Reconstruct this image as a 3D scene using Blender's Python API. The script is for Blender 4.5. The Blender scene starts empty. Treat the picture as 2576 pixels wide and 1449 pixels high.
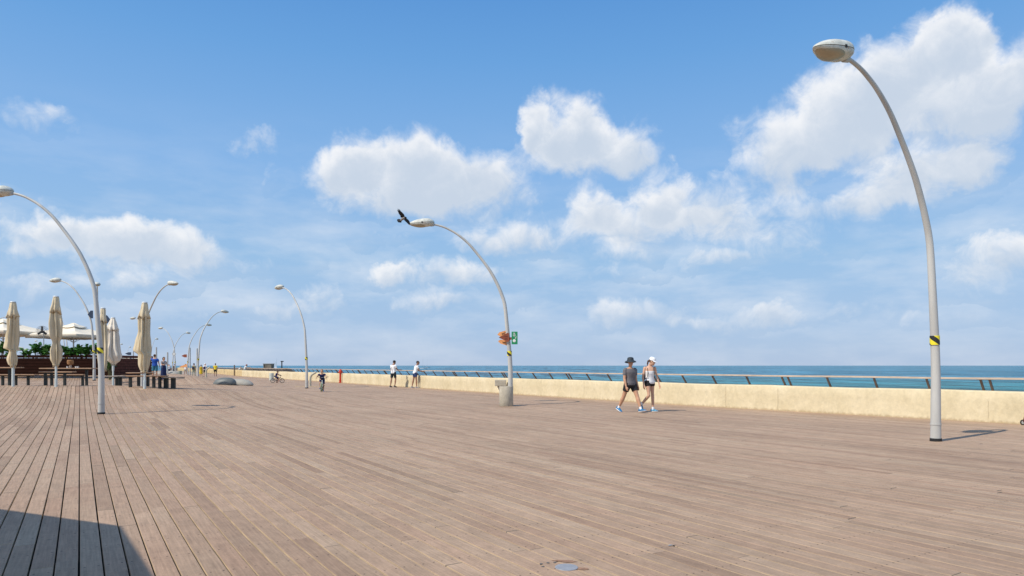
import bpy, math, random
from mathutils import Vector, Matrix
random.seed(7)
C = bpy.context.scene.collection
PI = math.pi
F = 1717.0; CAMH = 1.43; HOR = 919.6

def sm(a, b, t):
    t = (t - a) / (b - a); t = max(0.0, min(1.0, t)); return t*t*(3-2*t)
def interp(pts, t):
    if t <= pts[0][0]: return pts[0][1]
    for (a, va), (b, vb) in zip(pts, pts[1:]):
        if t <= b:
            k = (t-a)/(b-a); return va + (vb-va)*(k*k*(3-2*k)*.5 + k*.5)
    return pts[-1][1]
PROF = [(12.5,0),(17,-.02),(20,.0),(22,.07),(24,.17),(26.5,.36),(28.2,.53),(29.2,.58),(31,.50),(35,.26),(39,.07),(42,0)]
def zdeck(X, Y):                                     # the deck is laid in gentle dunes on its landward side
    a = interp(PROF, Y) * sm(-4.5, -18, X)
    m2 = sm(-1.2, 1.2, (-20.6-.57*(Y-36)) - X)
    b = .46*m2*sm(29, 33, Y)*(1-sm(70, 100, Y)*.7)
    m3 = sm(0, 4.8, (-17.2-.642*(Y-47)) - X)
    c = .74*m3*sm(43.2, 52, Y)*(1-.8*sm(57, 88, Y))
    return (max(a,0)**4+b**4+c**4)**.25 + min(a,0)
def at(xd, Y, dz=0.0):                               # survey: bearing and distance -> point on the deck
    X = (xd-1288)/F*Y
    return Vector((X, Y, zdeck(X, Y)+dz))

# ---------------------------------------------------------------- materials
MATS = {}
def pm(name, col, rough=.6, metal=0, var=.12, scale=6, bump=0, bscale=40, spec=.4, detail=4, stretch=None, alpha=None):
    if name in MATS: return MATS[name]
    m = bpy.data.materials.new(name); m.use_nodes = True
    nt = m.node_tree; N = nt.nodes; L = nt.links
    b = N['Principled BSDF']
    b.inputs['Roughness'].default_value = rough; b.inputs['Metallic'].default_value = metal
    b.inputs['Specular IOR Level'].default_value = spec
    tc = N.new('ShaderNodeTexCoord'); src = tc.outputs['Object']
    if stretch:
        mp = N.new('ShaderNodeMapping'); mp.inputs['Scale'].default_value = stretch; L.new(src, mp.inputs[0]); src = mp.outputs[0]
    n = N.new('ShaderNodeTexNoise'); n.inputs['Scale'].default_value = scale; n.inputs['Detail'].default_value = detail
    L.new(src, n.inputs['Vector'])
    r = N.new('ShaderNodeValToRGB'); r.color_ramp.elements[0].position = .3; r.color_ramp.elements[1].position = .7
    lo = [max(0, c*(1-var)) for c in col]; hi = [min(1, c*(1+var)) for c in col]
    r.color_ramp.elements[0].color = (*lo, 1); r.color_ramp.elements[1].color = (*hi, 1)
    L.new(n.outputs['Fac'], r.inputs[0]); L.new(r.outputs[0], b.inputs['Base Color'])
    if bump:
        n2 = N.new('ShaderNodeTexNoise'); n2.inputs['Scale'].default_value = bscale; n2.inputs['Detail'].default_value = 5
        L.new(src, n2.inputs['Vector'])
        bp = N.new('ShaderNodeBump'); bp.inputs['Strength'].default_value = bump; bp.inputs['Distance'].default_value = .02
        L.new(n2.outputs['Fac'], bp.inputs['Height']); L.new(bp.outputs[0], b.inputs['Normal'])
    MATS[name] = m
    return m

# ---------------------------------------------------------------- mesh builder
class MB:
    def __init__(s): s.v = []; s.f = []; s.m = []
    def add(s, vs, fs, mi=0):
        o = len(s.v); s.v += [tuple(x) for x in vs]
        for f in fs: s.f.append(tuple(i+o for i in f)); s.m.append(mi)
    def box(s, c, d, rz=0, mi=0, R=None):
        x, y, z = d[0]/2, d[1]/2, d[2]/2
        vs = [Vector(p) for p in ((-x,-y,-z),(x,-y,-z),(x,y,-z),(-x,y,-z),(-x,-y,z),(x,-y,z),(x,y,z),(-x,y,z))]
        M = R if R else Matrix.Rotation(rz, 3, 'Z')
        s.add([M@p+Vector(c) for p in vs], [(0,3,2,1),(4,5,6,7),(0,1,5,4),(1,2,6,5),(2,3,7,6),(3,0,4,7)], mi)
    def bbox(s, c, d, bv=.01, rz=0, mi=0):           # a box with chamfered edges all round
        x, y, z = d[0]/2, d[1]/2, d[2]/2; M = Matrix.Rotation(rz, 3, 'Z')
        rings = []
        for zz, i in ((-z, bv), (-z+bv, 0), (z-bv, 0), (z, bv)):
            a, b = x-i, y-i; k = bv
            ring = [(-a+k,-b),(a-k,-b),(a,-b+k),(a,b-k),(a-k,b),(-a+k,b),(-a,b-k),(-a,-b+k)]
            rings.append([M@Vector((p[0],p[1],zz))+Vector(c) for p in ring])
        s.loft(rings, mi=mi)
    def loft(s, rings, cap=True, mi=0, closed=True):
        n = len(rings[0]); o = len(s.v)
        for r in rings: s.v += [tuple(p) for p in r]
        for i in range(len(rings)-1):
            for j in range(n if closed else n-1):
                k = (j+1) % n
                s.f.append((o+i*n+j, o+i*n+k, o+(i+1)*n+k, o+(i+1)*n+j)); s.m.append(mi)
        if cap:
            s.f.append(tuple(o+j for j in reversed(range(n)))); s.m.append(mi)
            s.f.append(tuple(o+(len(rings)-1)*n+j for j in range(n))); s.m.append(mi)
    def tube(s, pts, rads, n=10, mi=0, ref=(0,1,0), cap=True, flat=1.0):
        pts = [Vector(p) for p in pts]; rings = []
        if not hasattr(rads, '__len__'): rads = [rads]*len(pts)
        ref = Vector(ref)
        for i, p in enumerate(pts):
            a = pts[max(0,i-1)]; b = pts[min(len(pts)-1,i+1)]; t = (b-a).normalized()
            u = ref.cross(t)
            if u.length < .05: u = Vector((1,0.1,0)).cross(t)
            u.normalize(); w = t.cross(u).normalized()
            r = rads[i]; r1, r2 = (r if hasattr(r,'__len__') else (r, r*flat))
            rings.append([p + u*(r1*math.cos(2*PI*j/n)) + w*(r2*math.sin(2*PI*j/n)) for j in range(n)])
        s.loft(rings, cap, mi)
    def ell(s, c, r, n=12, m=8, mi=0, R=None):
        rings = []; c = Vector(c)
        for i in range(m+1):
            ph = -PI/2 + PI*i/m; ph = max(-PI/2+.06, min(PI/2-.06, ph))
            ring = [Vector((r[0]*math.cos(ph)*math.cos(2*PI*j/n), r[1]*math.cos(ph)*math.sin(2*PI*j/n), r[2]*math.sin(ph))) for j in range(n)]
            rings.append([(R@p if R else p)+c for p in ring])
        s.loft(rings, True, mi)
    def cyl(s, c, r, h, n=20, mi=0, r2=None, bv=0):
        c = Vector(c); r2 = r if r2 is None else r2
        prof = [(r,0),(r2,h)] if not bv else [(r-bv,0),(r,bv),(r2,h-bv),(r2-bv,h)]
        s.loft([[c+Vector((q*math.cos(2*PI*j/n), q*math.sin(2*PI*j/n), z)) for j in range(n)] for q, z in prof], True, mi)
    def prism(s, poly, off, mi=0):                    # polygon (3D points) extruded by vector off
        n = len(poly); P = [Vector(p) for p in poly]; off = Vector(off)
        s.add(P+[p+off for p in P], [tuple(range(n)), tuple(reversed(range(n, 2*n)))]+[(i, i+n, (i+1)%n+n, (i+1)%n) for i in range(n)], mi)
    def build(s, name, mats, parent=None, smooth=False, loc=None, rz=0, ang=None):
        me = bpy.data.meshes.new(name); me.from_pydata(s.v, [], s.f)
        if not isinstance(mats, (list, tuple)): mats = [mats]
        for m in mats: me.materials.append(m)
        if len(mats) > 1: me.polygons.foreach_set('material_index', s.m)
        if smooth:
            me.polygons.foreach_set('use_smooth', [True]*len(me.polygons))
            if ang: me.set_sharp_from_angle(angle=math.radians(ang))
        me.validate(); me.update()
        o = bpy.data.objects.new(name, me); C.objects.link(o)
        if parent: o.parent = parent
        if loc is not None: o.location = loc
        o.rotation_euler.z = rz
        return o
def tag(o, label, cat, group=None, kind=None):
    o['label'] = label; o['category'] = cat
    if group: o['group'] = group
    if kind: o['kind'] = kind
    return o
def thing(name, label, cat, loc=(0,0,0), rz=0, group=None):
    o = bpy.data.objects.new(name, None); C.objects.link(o); o.empty_display_size = .1
    o.location = loc; o.rotation_euler.z = rz
    return tag(o, label, cat, group)
def copy_tree(o, parent=None):
    c = o.copy(); C.objects.link(c); c.parent = parent
    for ch in o.children: copy_tree(ch, c)
    return c
def structure(o): o['kind'] = 'structure'; return o
def bake(o):                                          # freeze modifiers into the mesh
    dg = bpy.context.evaluated_depsgraph_get(); dg.update()
    me = bpy.data.meshes.new_from_object(o.evaluated_get(dg), depsgraph=dg)
    o.modifiers.clear(); o.data = me
    return o
def remesh(o, vox, it=4):
    md = o.modifiers.new('r', 'REMESH'); md.mode = 'VOXEL'; md.voxel_size = vox; md.use_smooth_shade = True
    s = o.modifiers.new('s', 'SMOOTH'); s.iterations = it; s.factor = .5
    mats = [m for m in o.data.materials]
    bake(o)
    if not len(o.data.materials):
        for m in mats: o.data.materials.append(m)
    return o

# ---------------------------------------------------------------- camera, sun, render settings
cam = bpy.data.cameras.new('camera'); co = bpy.data.objects.new('camera', cam); C.objects.link(co)
co.location = (0, 0, CAMH); co.rotation_euler = (PI/2, 0, 0)
cam.sensor_width = 36; cam.lens = 36*F/2576; cam.shift_y = (HOR-724.5)/2576
cam.clip_start = .1; cam.clip_end = 60000
bpy.context.scene.camera = co
SUN = Vector((-4.55, -3.3, 6.4)).normalized()
sl = bpy.data.lights.new('sun', 'SUN'); sl.energy = 4.1; sl.angle = math.radians(.53); sl.color = (1, .93, .82)
so = bpy.data.objects.new('sun', sl); C.objects.link(so)
so.rotation_euler = SUN.to_track_quat('Z', 'Y').to_euler(); so.location = SUN*60
vs = bpy.context.scene.view_settings
vs.view_transform = 'Standard'; vs.look = 'None'; vs.exposure = 0.0; vs.gamma = 1

# ---------------------------------------------------------------- world: sky and clouds, laid out by azimuth and elevation
w = bpy.data.worlds.new('World'); bpy.context.scene.world = w; w.use_nodes = True
nt = w.node_tree; N = nt.nodes; L = nt.links
for n in list(N): N.remove(n)
def nd(t, **k):
    n = N.new(t)
    for a, b in k.items(): setattr(n, a, b)
    return n
def math_(op, a, b=None, c=None, clamp=False):
    n = nd('ShaderNodeMath', operation=op, use_clamp=clamp)
    for i, v in enumerate((a, b, c)):
        if v is None: continue
        if isinstance(v, (int, float)): n.inputs[i].default_value = v
        else: L.new(v, n.inputs[i])
    return n.outputs[0]
def vmath(op, a, b=None):
    n = nd('ShaderNodeVectorMath', operation=op)
    for i, v in enumerate((a, b)):
        if v is None: continue
        if isinstance(v, (tuple, Vector)): n.inputs[i].default_value = v
        else: L.new(v, n.inputs[i])
    return n.outputs['Value'] if op in ('DOT_PRODUCT','LENGTH') else n.outputs[0]
sky = nd('ShaderNodeTexSky', sky_type='NISHITA', sun_disc=False)
sky.sun_elevation = math.asin(SUN.z); sky.sun_rotation = math.atan2(SUN.x, SUN.y)
sky.air_density = 1.0; sky.dust_density = .6; sky.ozone_density = 2.6; sky.altitude = 0
tc = nd('ShaderNodeTexCoord')
sx = nd('ShaderNodeSeparateXYZ'); L.new(tc.outputs['Generated'], sx.inputs[0])
az = math_('ARCTAN2', sx.outputs[0], sx.outputs[1]); el = math_('ARCSINE', sx.outputs[2])
cb = nd('ShaderNodeCombineXYZ'); L.new(az, cb.inputs[0]); L.new(el, cb.inputs[1])
P0 = cb.outputs[0]
def noise(src, scale, detail, rough=.55, dist=0):
    n = nd('ShaderNodeTexNoise'); n.inputs['Scale'].default_value = scale; n.inputs['Detail'].default_value = detail
    n.inputs['Roughness'].default_value = rough; n.inputs['Distortion'].default_value = dist
    L.new(src, n.inputs['Vector']); return n
na = noise(P0, 9, 5); nb = noise(P0, 38, 5, .6)
wa = vmath('MULTIPLY', vmath('SUBTRACT', na.outputs['Color'], (.5,.5,.5)), (.09,.06,0))
wb = vmath('MULTIPLY', vmath('SUBTRACT', nb.outputs['Color'], (.5,.5,.5)), (.035,.028,0))
PW = vmath('ADD', vmath('ADD', P0, wa), wb)
BL = [ # x, y, rx, ry, strength  (bearings as surveyed)
 (890,390,72,70,1),(850,425,90,55,.8),(1050,385,110,62,1),(990,445,170,80,1),(1130,440,150,75,.9),(1180,490,170,60,.8),(960,500,150,50,.6),(1230,440,90,60,.5),(1110,520,200,40,.3),
 (1345,305,36,55,1),(1415,315,85,65,1),(1490,305,62,62,1),(1400,375,100,55,.9),(1585,360,75,60,.8),(1500,370,120,60,.8),(1620,400,60,40,.4),(1490,415,170,35,.3),
 (1485,515,65,55,1),(1560,545,130,55,.9),(1660,485,62,52,1),(1745,505,110,55,.9),(1640,575,200,45,.7),(1830,540,120,50,.4),
 (1250,600,115,40,.8),(1360,590,90,48,.7),(1190,610,80,35,.4),
 (2400,115,75,70,1),(2290,150,140,75,.9),(2170,215,130,90,.9),(2420,215,170,120,.9),(2100,300,170,95,.9),(1975,385,110,85,1),(1950,440,110,60,.8),(2260,320,250,110,.8),(2530,260,130,120,.9),(2570,120,50,80,.5),(2180,270,150,80,.4),
 (2200,460,120,50,.8),(2350,425,140,62,1),(2470,410,100,55,.9),(2070,505,150,42,.6),(2085,462,75,34,-.55),(2370,354,130,17,-.35),(1905,475,70,50,-.3),(2520,95,60,60,-.6),(1900,565,230,45,.38),(2300,500,190,40,.38),
 (1560,635,115,32,.8),(1540,692,120,22,.5),(1780,662,80,30,.75),(1930,620,210,45,.55),
 (1600,785,110,38,1),(1530,800,60,28,.6),(1860,797,130,30,1),(1965,785,55,34,.8),(1740,805,70,20,.5),(2070,790,120,18,.4),
 (960,702,52,26,.9),(1090,690,140,38,1),(1210,700,90,40,.45),(1085,757,90,26,1),(700,762,50,26,.8),(640,772,60,24,.6),(795,752,60,34,.8),(1220,760,120,20,.3),(880,760,90,25,.3),
 (60,572,110,52,1),(155,560,65,52,.9),(245,585,130,50,1),(350,605,140,50,1),(460,620,120,55,.8),(200,640,260,35,.6),(520,650,120,40,.4),
 (60,278,110,42,.5),(130,262,50,20,.35),(645,350,52,22,.55),(600,372,40,14,.4),(682,432,26,34,.35),(1880,325,80,50,.45),(930,600,36,32,.45),(1005,600,34,24,.45),
 (110,725,150,40,.6),(300,700,110,36,.6),(405,703,95,34,.6),(700,660,100,30,.4),(480,800,40,18,.5),(30,690,120,30,.4),
 (2480,650,140,58,.95),(2560,612,90,50,.7),(2400,800,190,24,.5),(2500,720,200,40,.4),(2220,775,120,30,.25)]
Ssum = None; Tsum = None
for (x, y, rx, ry, st) in BL:
    a0 = math.atan((x-1288)/F); e0 = math.atan((HOR-y)/F*math.cos(a0))
    ra = 1.30*rx/F*math.cos(a0)**2; re = 1.30*ry/F*math.cos(a0)
    q = vmath('MULTIPLY', vmath('SUBTRACT', PW, (a0, e0, 0)), (1/ra, 1/re, 0))
    d2 = vmath('DOT_PRODUCT', q, q)
    wgt = math_('MULTIPLY', math_('SUBTRACT', 1.0, d2, clamp=True), st)
    ty = vmath('DOT_PRODUCT', q, (-.35, 1, 0))
    wt = math_('MULTIPLY', wgt, ty)
    Ssum = wgt if Ssum is None else math_('ADD', Ssum, wgt)
    Tsum = wt if Tsum is None else math_('ADD', Tsum, wt)
# behind the viewer: loose clouds from noise alone
back = math_('MULTIPLY', math_('SUBTRACT', noise(P0, 3, 4).outputs['Fac'], .44, clamp=True), 6)
bmr = nd('ShaderNodeMapRange', interpolation_type='SMOOTHSTEP'); L.new(math_('ABSOLUTE', az), bmr.inputs[0]); bmr.inputs[1].default_value = .70; bmr.inputs[2].default_value = 1.25; bm = bmr.outputs[0]
Ssum = math_('ADD', Ssum, math_('MULTIPLY', back, bm))
nf = noise(P0, 24, 8, .62, .6); ng = noise(P0, 70, 6, .6)
nn = math_('ADD', math_('MULTIPLY', math_('SUBTRACT', nf.outputs['Fac'], .5), 1.75), math_('MULTIPLY', math_('SUBTRACT', ng.outputs['Fac'], .5), .35))
gate = math_('MULTIPLY', Ssum, 4, clamp=True)
dn = math_('ADD', Ssum, math_('MULTIPLY', nn, gate))
mr = nd('ShaderNodeMapRange', interpolation_type='SMOOTHSTEP'); L.new(dn, mr.inputs[0])
mr.inputs[1].default_value = .10; mr.inputs[2].default_value = 1.55
# faint veil in the lower sky
veil_n = noise(vmath('MULTIPLY', P0, (1, 3.2, 1)), 6, 5, .55)
lowm = nd('ShaderNodeMapRange', interpolation_type='SMOOTHSTEP'); L.new(el, lowm.inputs[0])
lowm.inputs[1].default_value = .36; lowm.inputs[2].default_value = .06
veil = math_('MULTIPLY', math_('MULTIPLY', math_('SUBTRACT', veil_n.outputs['Fac'],   .42, clamp=True), 2.0), lowm.outputs[0])
alpha = math_('MULTIPLY', math_('MAXIMUM', mr.outputs[0], veil), .93)
tt = math_('DIVIDE', Tsum, math_('MAXIMUM', Ssum, .05))
tt = math_('ADD', tt, math_('MULTIPLY', nn, .9))
tt = math_('ADD', tt, math_('MULTIPLY', math_('SUBTRACT', .9, dn), .35))
sh = nd('ShaderNodeMapRange', interpolation_type='SMOOTHSTEP'); L.new(tt, sh.inputs[0])
sh.inputs[1].default_value = -.7; sh.inputs[2].default_value = .6
cc = nd('ShaderNodeMix', data_type='RGBA'); L.new(sh.outputs[0], cc.inputs['Factor'])
cc.inputs['A'].default_value = (.60,.68,.79,1); cc.inputs['B'].default_value = (.95,.955,.97,1)
# clouds sink into the pale air towards the horizon
hz = nd('ShaderNodeMapRange', interpolation_type='SMOOTHSTEP'); L.new(el, hz.inputs[0])
hz.inputs[1].default_value = .0; hz.inputs[2].default_value = .16
alpha = math_('MULTIPLY', alpha, math_('ADD', math_('MULTIPLY', hz.outputs[0], .5), .5))
alpha = math_('MULTIPLY', alpha, math_('GREATER_THAN', el, 0.0))
sk0 = nd('ShaderNodeVectorMath', operation='SCALE'); L.new(sky.outputs[0], sk0.inputs[0]); sk0.inputs['Scale'].default_value = .08
ele = nd('ShaderNodeValToRGB'); L.new(math_('MULTIPLY', el, 1.0), ele.inputs[0])
er = ele.color_ramp; er.elements[0].position = 0; er.elements[0].color = (.46,.59,.80,1)
er.elements[1].position = 1; er.elements[1].color = (.13,.30,.62,1)
for ps, cl in ((.05,(.41,.575,.82)), (.15,(.34,.56,.84)), (.27,(.265,.50,.86)), (.42,(.155,.395,.79)), (.5,(.115,.335,.74)), (.75,(.11,.29,.65))):
    e_ = er.elements.new(ps); e_.color = (*cl, 1)
sk = nd('ShaderNodeMix', data_type='RGBA'); sk.inputs['Factor'].default_value = .88
L.new(sk0.outputs[0], sk.inputs['A']); L.new(ele.outputs[0], sk.inputs['B'])
mx = nd('ShaderNodeMix', data_type='RGBA'); L.new(alpha, mx.inputs['Factor'])
L.new(sk.outputs['Result'], mx.inputs['A']); L.new(cc.outputs['Result'], mx.inputs['B'])
bg = nd('ShaderNodeBackground'); L.new(mx.outputs['Result'], bg.inputs[0]); bg.inputs['Strength'].default_value = 1
out = nd('ShaderNodeOutputWorld'); L.new(bg.outputs[0], out.inputs[0])
# ================================================================ the setting
TH = math.atan(.633); D = Vector((-math.sin(TH), math.cos(TH), 0)); U = Vector((math.cos(TH), math.sin(TH), 0))
WALL = [(21.5,5.2),(17.4,10.3),(14.15,14.3),(12.37,16.65),(11.23,18.15),(9.0,20.95),(6.45,24.3),(1.6,31.7),(-3.41,39.5),(-9.4,49.1),(-12.3,53.7),(-20.8,67.0),(-29.7,81.0),(-36.1,91.2)]
WALL2 = [(-36.1,91.2),(-44.5,106.5),(-53.4,122.5),(-75,160),(-98,200)]
def wall_x(Y, pts=WALL+WALL2[1:]):
    for (xa, ya), (xb, yb) in zip(pts, pts[1:]):
        if ya <= Y <= yb: return xa+(xb-xa)*(Y-ya)/(yb-ya)
    return pts[0][0]+(pts[0][1]-Y)*1.2 if Y < pts[0][1] else -999

# ---- deck of long planks, every plank its own strip of the one mesh
def deck():
    W = .1355; P = .1475; T = .028
    V = []; Fc = []; MI = []; UV = []; RN = []
    rnd = random.Random(3)
    i0, i1 = int(-13/P), int(24/P)
    for i in range(i0, i1):
        u0 = i*P; s = -7 - rnd.random()*3
        off = rnd.random()*3
        while s < 126:
            ln = rnd.choice((2.4, 3.0, 3.6, 3.6, 4.2, 4.8))
            if rnd.random() < .03: ln = .8
            a, b = s, s+ln-(.004 if rnd.random() < .8 else .014); s += ln
            mid = U*u0 + D*((a+b)/2)
            wx = wall_x(mid.y)
            if mid.x > wx+1.2 or mid.x < -75: continue
            if mid.y < -3: continue
            step = .9 if mid.y < 60 and mid.x < -3 else 4.8
            n = max(1, int(math.ceil((b-a)/step)))
            r = rnd.random(); dz = rnd.uniform(-.0012, .0012); o = len(V); jx = rnd.uniform(-.0012,.0012)
            for k in range(n+1):
                t = a+(b-a)*k/n
                for (uu, zz) in ((0,-T),(0,-.0025),(.0025,0),(W-.0025,0),(W,-.0025),(W,-T)):
                    p = U*(u0+uu+jx)+D*t
                    V.append((p.x, p.y, zdeck(p.x, p.y)+zz+dz))
            for k in range(n):
                ta = a+(b-a)*k/n; tb = a+(b-a)*(k+1)/n
                for j in range(5):
                    q = o+k*6+j
                    Fc.append((q, q+1, q+7, q+6)); MI.append(1 if j in (0,4) else 0)
                    va = (0,0,.0025,W-.0025,W,W)[j]; vb = (0,0,.0025,W-.0025,W,W)[j+1]
                    UV += [(ta,va),(ta,vb),(tb,vb),(tb,va)]; RN.append(r)
            for e in (0, n):
                q = o+e*6
                Fc.append((q,q+1,q+2,q+3,q+4,q+5) if e else (q+5,q+4,q+3,q+2,q+1,q)); MI.append(1)
                UV += [(0,0)]*6; RN.append(r)
    me = bpy.data.meshes.new('deck'); me.from_pydata(V, [], Fc)
    uvl = me.uv_layers.new(name='uv')
    uvl.data.foreach_set('uv', [c for p in UV for c in p])
    at_ = me.attributes.new('plank', 'FLOAT', 'FACE'); at_.data.foreach_set('value', RN)
    # wood
    m = bpy.data.materials.new('weathered_decking'); m.use_nodes = True
    nt = m.node_tree; N = nt.nodes; L = nt.links; b = N['Principled BSDF']
    def nd(t, **k):
        n = N.new(t)
        for a, c in k.items(): setattr(n, a, c)
        return n
    def mt(op, a, b=None, c=None, clamp=False):
        n = nd('ShaderNodeMath', operation=op, use_clamp=clamp)
        for i, v in enumerate((a, b, c)):
            if v is None: continue
            if isinstance(v, (int, float)): n.inputs[i].default_value = v
            else: L.new(v, n.inputs[i])
        return n.outputs[0]
    atn = nd('ShaderNodeAttribute', attribute_name='plank'); R = atn.outputs['Fac']
    uv = nd('ShaderNodeUVMap', uv_map='uv'); sp = nd('ShaderNodeSeparateXYZ'); L.new(uv.outputs[0], sp.inputs[0])
    s_, v_ = sp.outputs[0], sp.outputs[1]
    tc = nd('ShaderNodeTexCoord')
    cb = nd('ShaderNodeCombineXYZ'); L.new(mt('MULTIPLY', s_, 1.6), cb.inputs[0]); L.new(mt('MULTIPLY', v_, 38), cb.inputs[1]); L.new(mt('MULTIPLY', R, 90), cb.inputs[2])
    g = nd('ShaderNodeTexNoise'); L.new(cb.outputs[0], g.inputs['Vector']); g.inputs['Scale'].default_value = 1.6; g.inputs['Detail'].default_value = 6; g.inputs['Roughness'].default_value = .65
    big = nd('ShaderNodeTexNoise'); L.new(tc.outputs['Object'], big.inputs['Vector']); big.inputs['Scale'].default_value = .35; big.inputs['Detail'].default_value = 6
    med = nd('ShaderNodeTexNoise'); L.new(tc.outputs['Object'], med.inputs['Vector']); med.inputs['Scale'].default_value = 5; med.inputs['Detail'].default_value = 7; med.inputs['Roughness'].default_value = .7
    ramp = nd('ShaderNodeValToRGB'); cr = ramp.color_ramp
    cr.elements[0].position = 0; cr.elements[0].color = (*DK[0], 1)
    cr.elements[1].position = 1; cr.elements[1].color = (*DK[3], 1)
    e = cr.elements.new(.2); e.color = (*DK[1], 1)
    e = cr.elements.new(.6); e.color = (*DK[2], 1)
    L.new(R, ramp.inputs[0])
    f = mt('ADD', mt('MULTIPLY', mt('SUBTRACT', g.outputs['Fac'], .5), .95), 1.0)
    f = mt('ADD', f, mt('MULTIPLY', mt('SUBTRACT', big.outputs['Fac'], .5), .45))
    f = mt('ADD', f, mt('MULTIPLY', mt('SUBTRACT', med.outputs['Fac'], .5), .62))
    fine = nd('ShaderNodeTexNoise'); L.new(tc.outputs['Object'], fine.inputs['Vector']); fine.inputs['Scale'].default_value = 42; fine.inputs['Detail'].default_value = 4; fine.inputs['Roughness'].default_value = .7
    f = mt('ADD', f, mt('MULTIPLY', mt('SUBTRACT', fine.outputs['Fac'], .5), .5))
    # scuffs: pale worn patches and dark spots
    vor = nd('ShaderNodeTexVoronoi'); L.new(tc.outputs['Object'], vor.inputs['Vector']); vor.inputs['Scale'].default_value = 2.2
    spot = mt('LESS_THAN', vor.outputs['Distance'], .045)
    f = mt('SUBTRACT', f, mt('MULTIPLY', spot, .3))
    # screws: two across the plank at every joist
    fr = mt('ABSOLUTE', mt('SUBTRACT', mt('FRACT', mt('MULTIPLY', s_, 1/.6)), .5))
    near = mt('LESS_THAN', fr, .011)
    dv = mt('ABSOLUTE', mt('SUBTRACT', mt('ABSOLUTE', mt("SUBTRACT", v_, .0687)), .042))
    scr = mt('MULTIPLY', near, mt('LESS_THAN', dv, .0065))
    f = mt('SUBTRACT', f, mt('MULTIPLY', scr, .75))
    cb2 = nd('ShaderNodeCombineXYZ'); L.new(mt('MULTIPLY', s_, .35), cb2.inputs[0]); L.new(mt('MULTIPLY', R, 470), cb2.inputs[1])
    hn = nd('ShaderNodeTexNoise'); L.new(cb2.outputs[0], hn.inputs['Vector']); hn.inputs['Scale'].default_value = 1.3; hn.inputs['Detail'].default_value = 3
    hm = nd('ShaderNodeMix', data_type='RGBA'); L.new(mt('MULTIPLY_ADD', hn.outputs['Fac'], 2.6, -.8, True), hm.inputs['Factor'])
    hm.inputs['A'].default_value = (1.03,.98,.95,1); hm.inputs['B'].default_value = (.97,1.01,1.0,1)
    hv = nd('ShaderNodeMix', data_type='RGBA', blend_type='MULTIPLY'); hv.inputs['Factor'].default_value = 1; L.new(ramp.outputs[0], hv.inputs['A']); L.new(hm.outputs['Result'], hv.inputs['B'])
    f = mt('ADD', f, mt('MULTIPLY', mt('SUBTRACT', hn.outputs['Fac'], .5), .35))
    vm = nd('ShaderNodeVectorMath', operation='SCALE'); L.new(hv.outputs['Result'], vm.inputs[0]); L.new(f, vm.inputs['Scale'])
    L.new(vm.outputs[0], b.inputs['Base Color']); b.inputs['Roughness'].default_value = .72; b.inputs['Specular IOR Level'].default_value = .3
    bp = nd('ShaderNodeBump'); bp.inputs['Strength'].default_value = .35; bp.inputs['Distance'].default_value = .004
    L.new(g.outputs['Fac'], bp.inputs['Height']); L.new(bp.outputs[0], b.inputs['Normal'])
    me.materials.append(m); me.materials.append(pm('plank_edge_wood', (.54,.42,.28), .8, var=.2, scale=3))
    me.polygons.foreach_set('material_index', MI)
    me.update()
    o = bpy.data.objects.new('deck', me); C.objects.link(o)
    structure(o); o['label'] = 'weathered grey brown timber deck'; return o
DK = ((.315,.209,.140),(.365,.247,.167),(.388,.265,.180),(.425,.294,.201))
deck()

# ---- dark sheet under the planks, shade of the gaps put into its colour
def sheet(name, x0, x1, y0, y1, step, dz, m, keep=None):
    nx = int((x1-x0)/step); ny = int((y1-y0)/step); b = MB(); vs = []; fs = []
    for j in range(ny+1):
        for i in range(nx+1):
            X = x0+step*i; Y = y0+step*j; vs.append((X, Y, zdeck(X, Y)+dz))
    for j in range(ny):
        for i in range(nx):
            X = x0+step*(i+.5); Y = y0+step*(j+.5)
            if keep and not keep(X, Y): continue
            q = j*(nx+1)+i; fs.append((q, q+1, q+nx+2, q+nx+1))
    b.add(vs, fs); o = b.build(name, m, smooth=True); return structure(o)
sheet('under_deck', -80, 26, -5, 135, 1.0, -.075, pm('gap_shade', (.05,.04,.03), .9), lambda X, Y: X < wall_x(Y)+1.0)
# promenade paving beyond and beside the deck
def inside(X, Y):
    u = X*U.x+Y*U.y; s = X*D.x+Y*D.y
    return X < wall_x(Y)-.5 and (u < -12.9 or s > 125)
sheet('pavement', -230, -4, -6, 196, 2.0, -.004, pm('pale_paving', (.36,.29,.22), .8, var=.15, scale=.4), inside)

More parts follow.
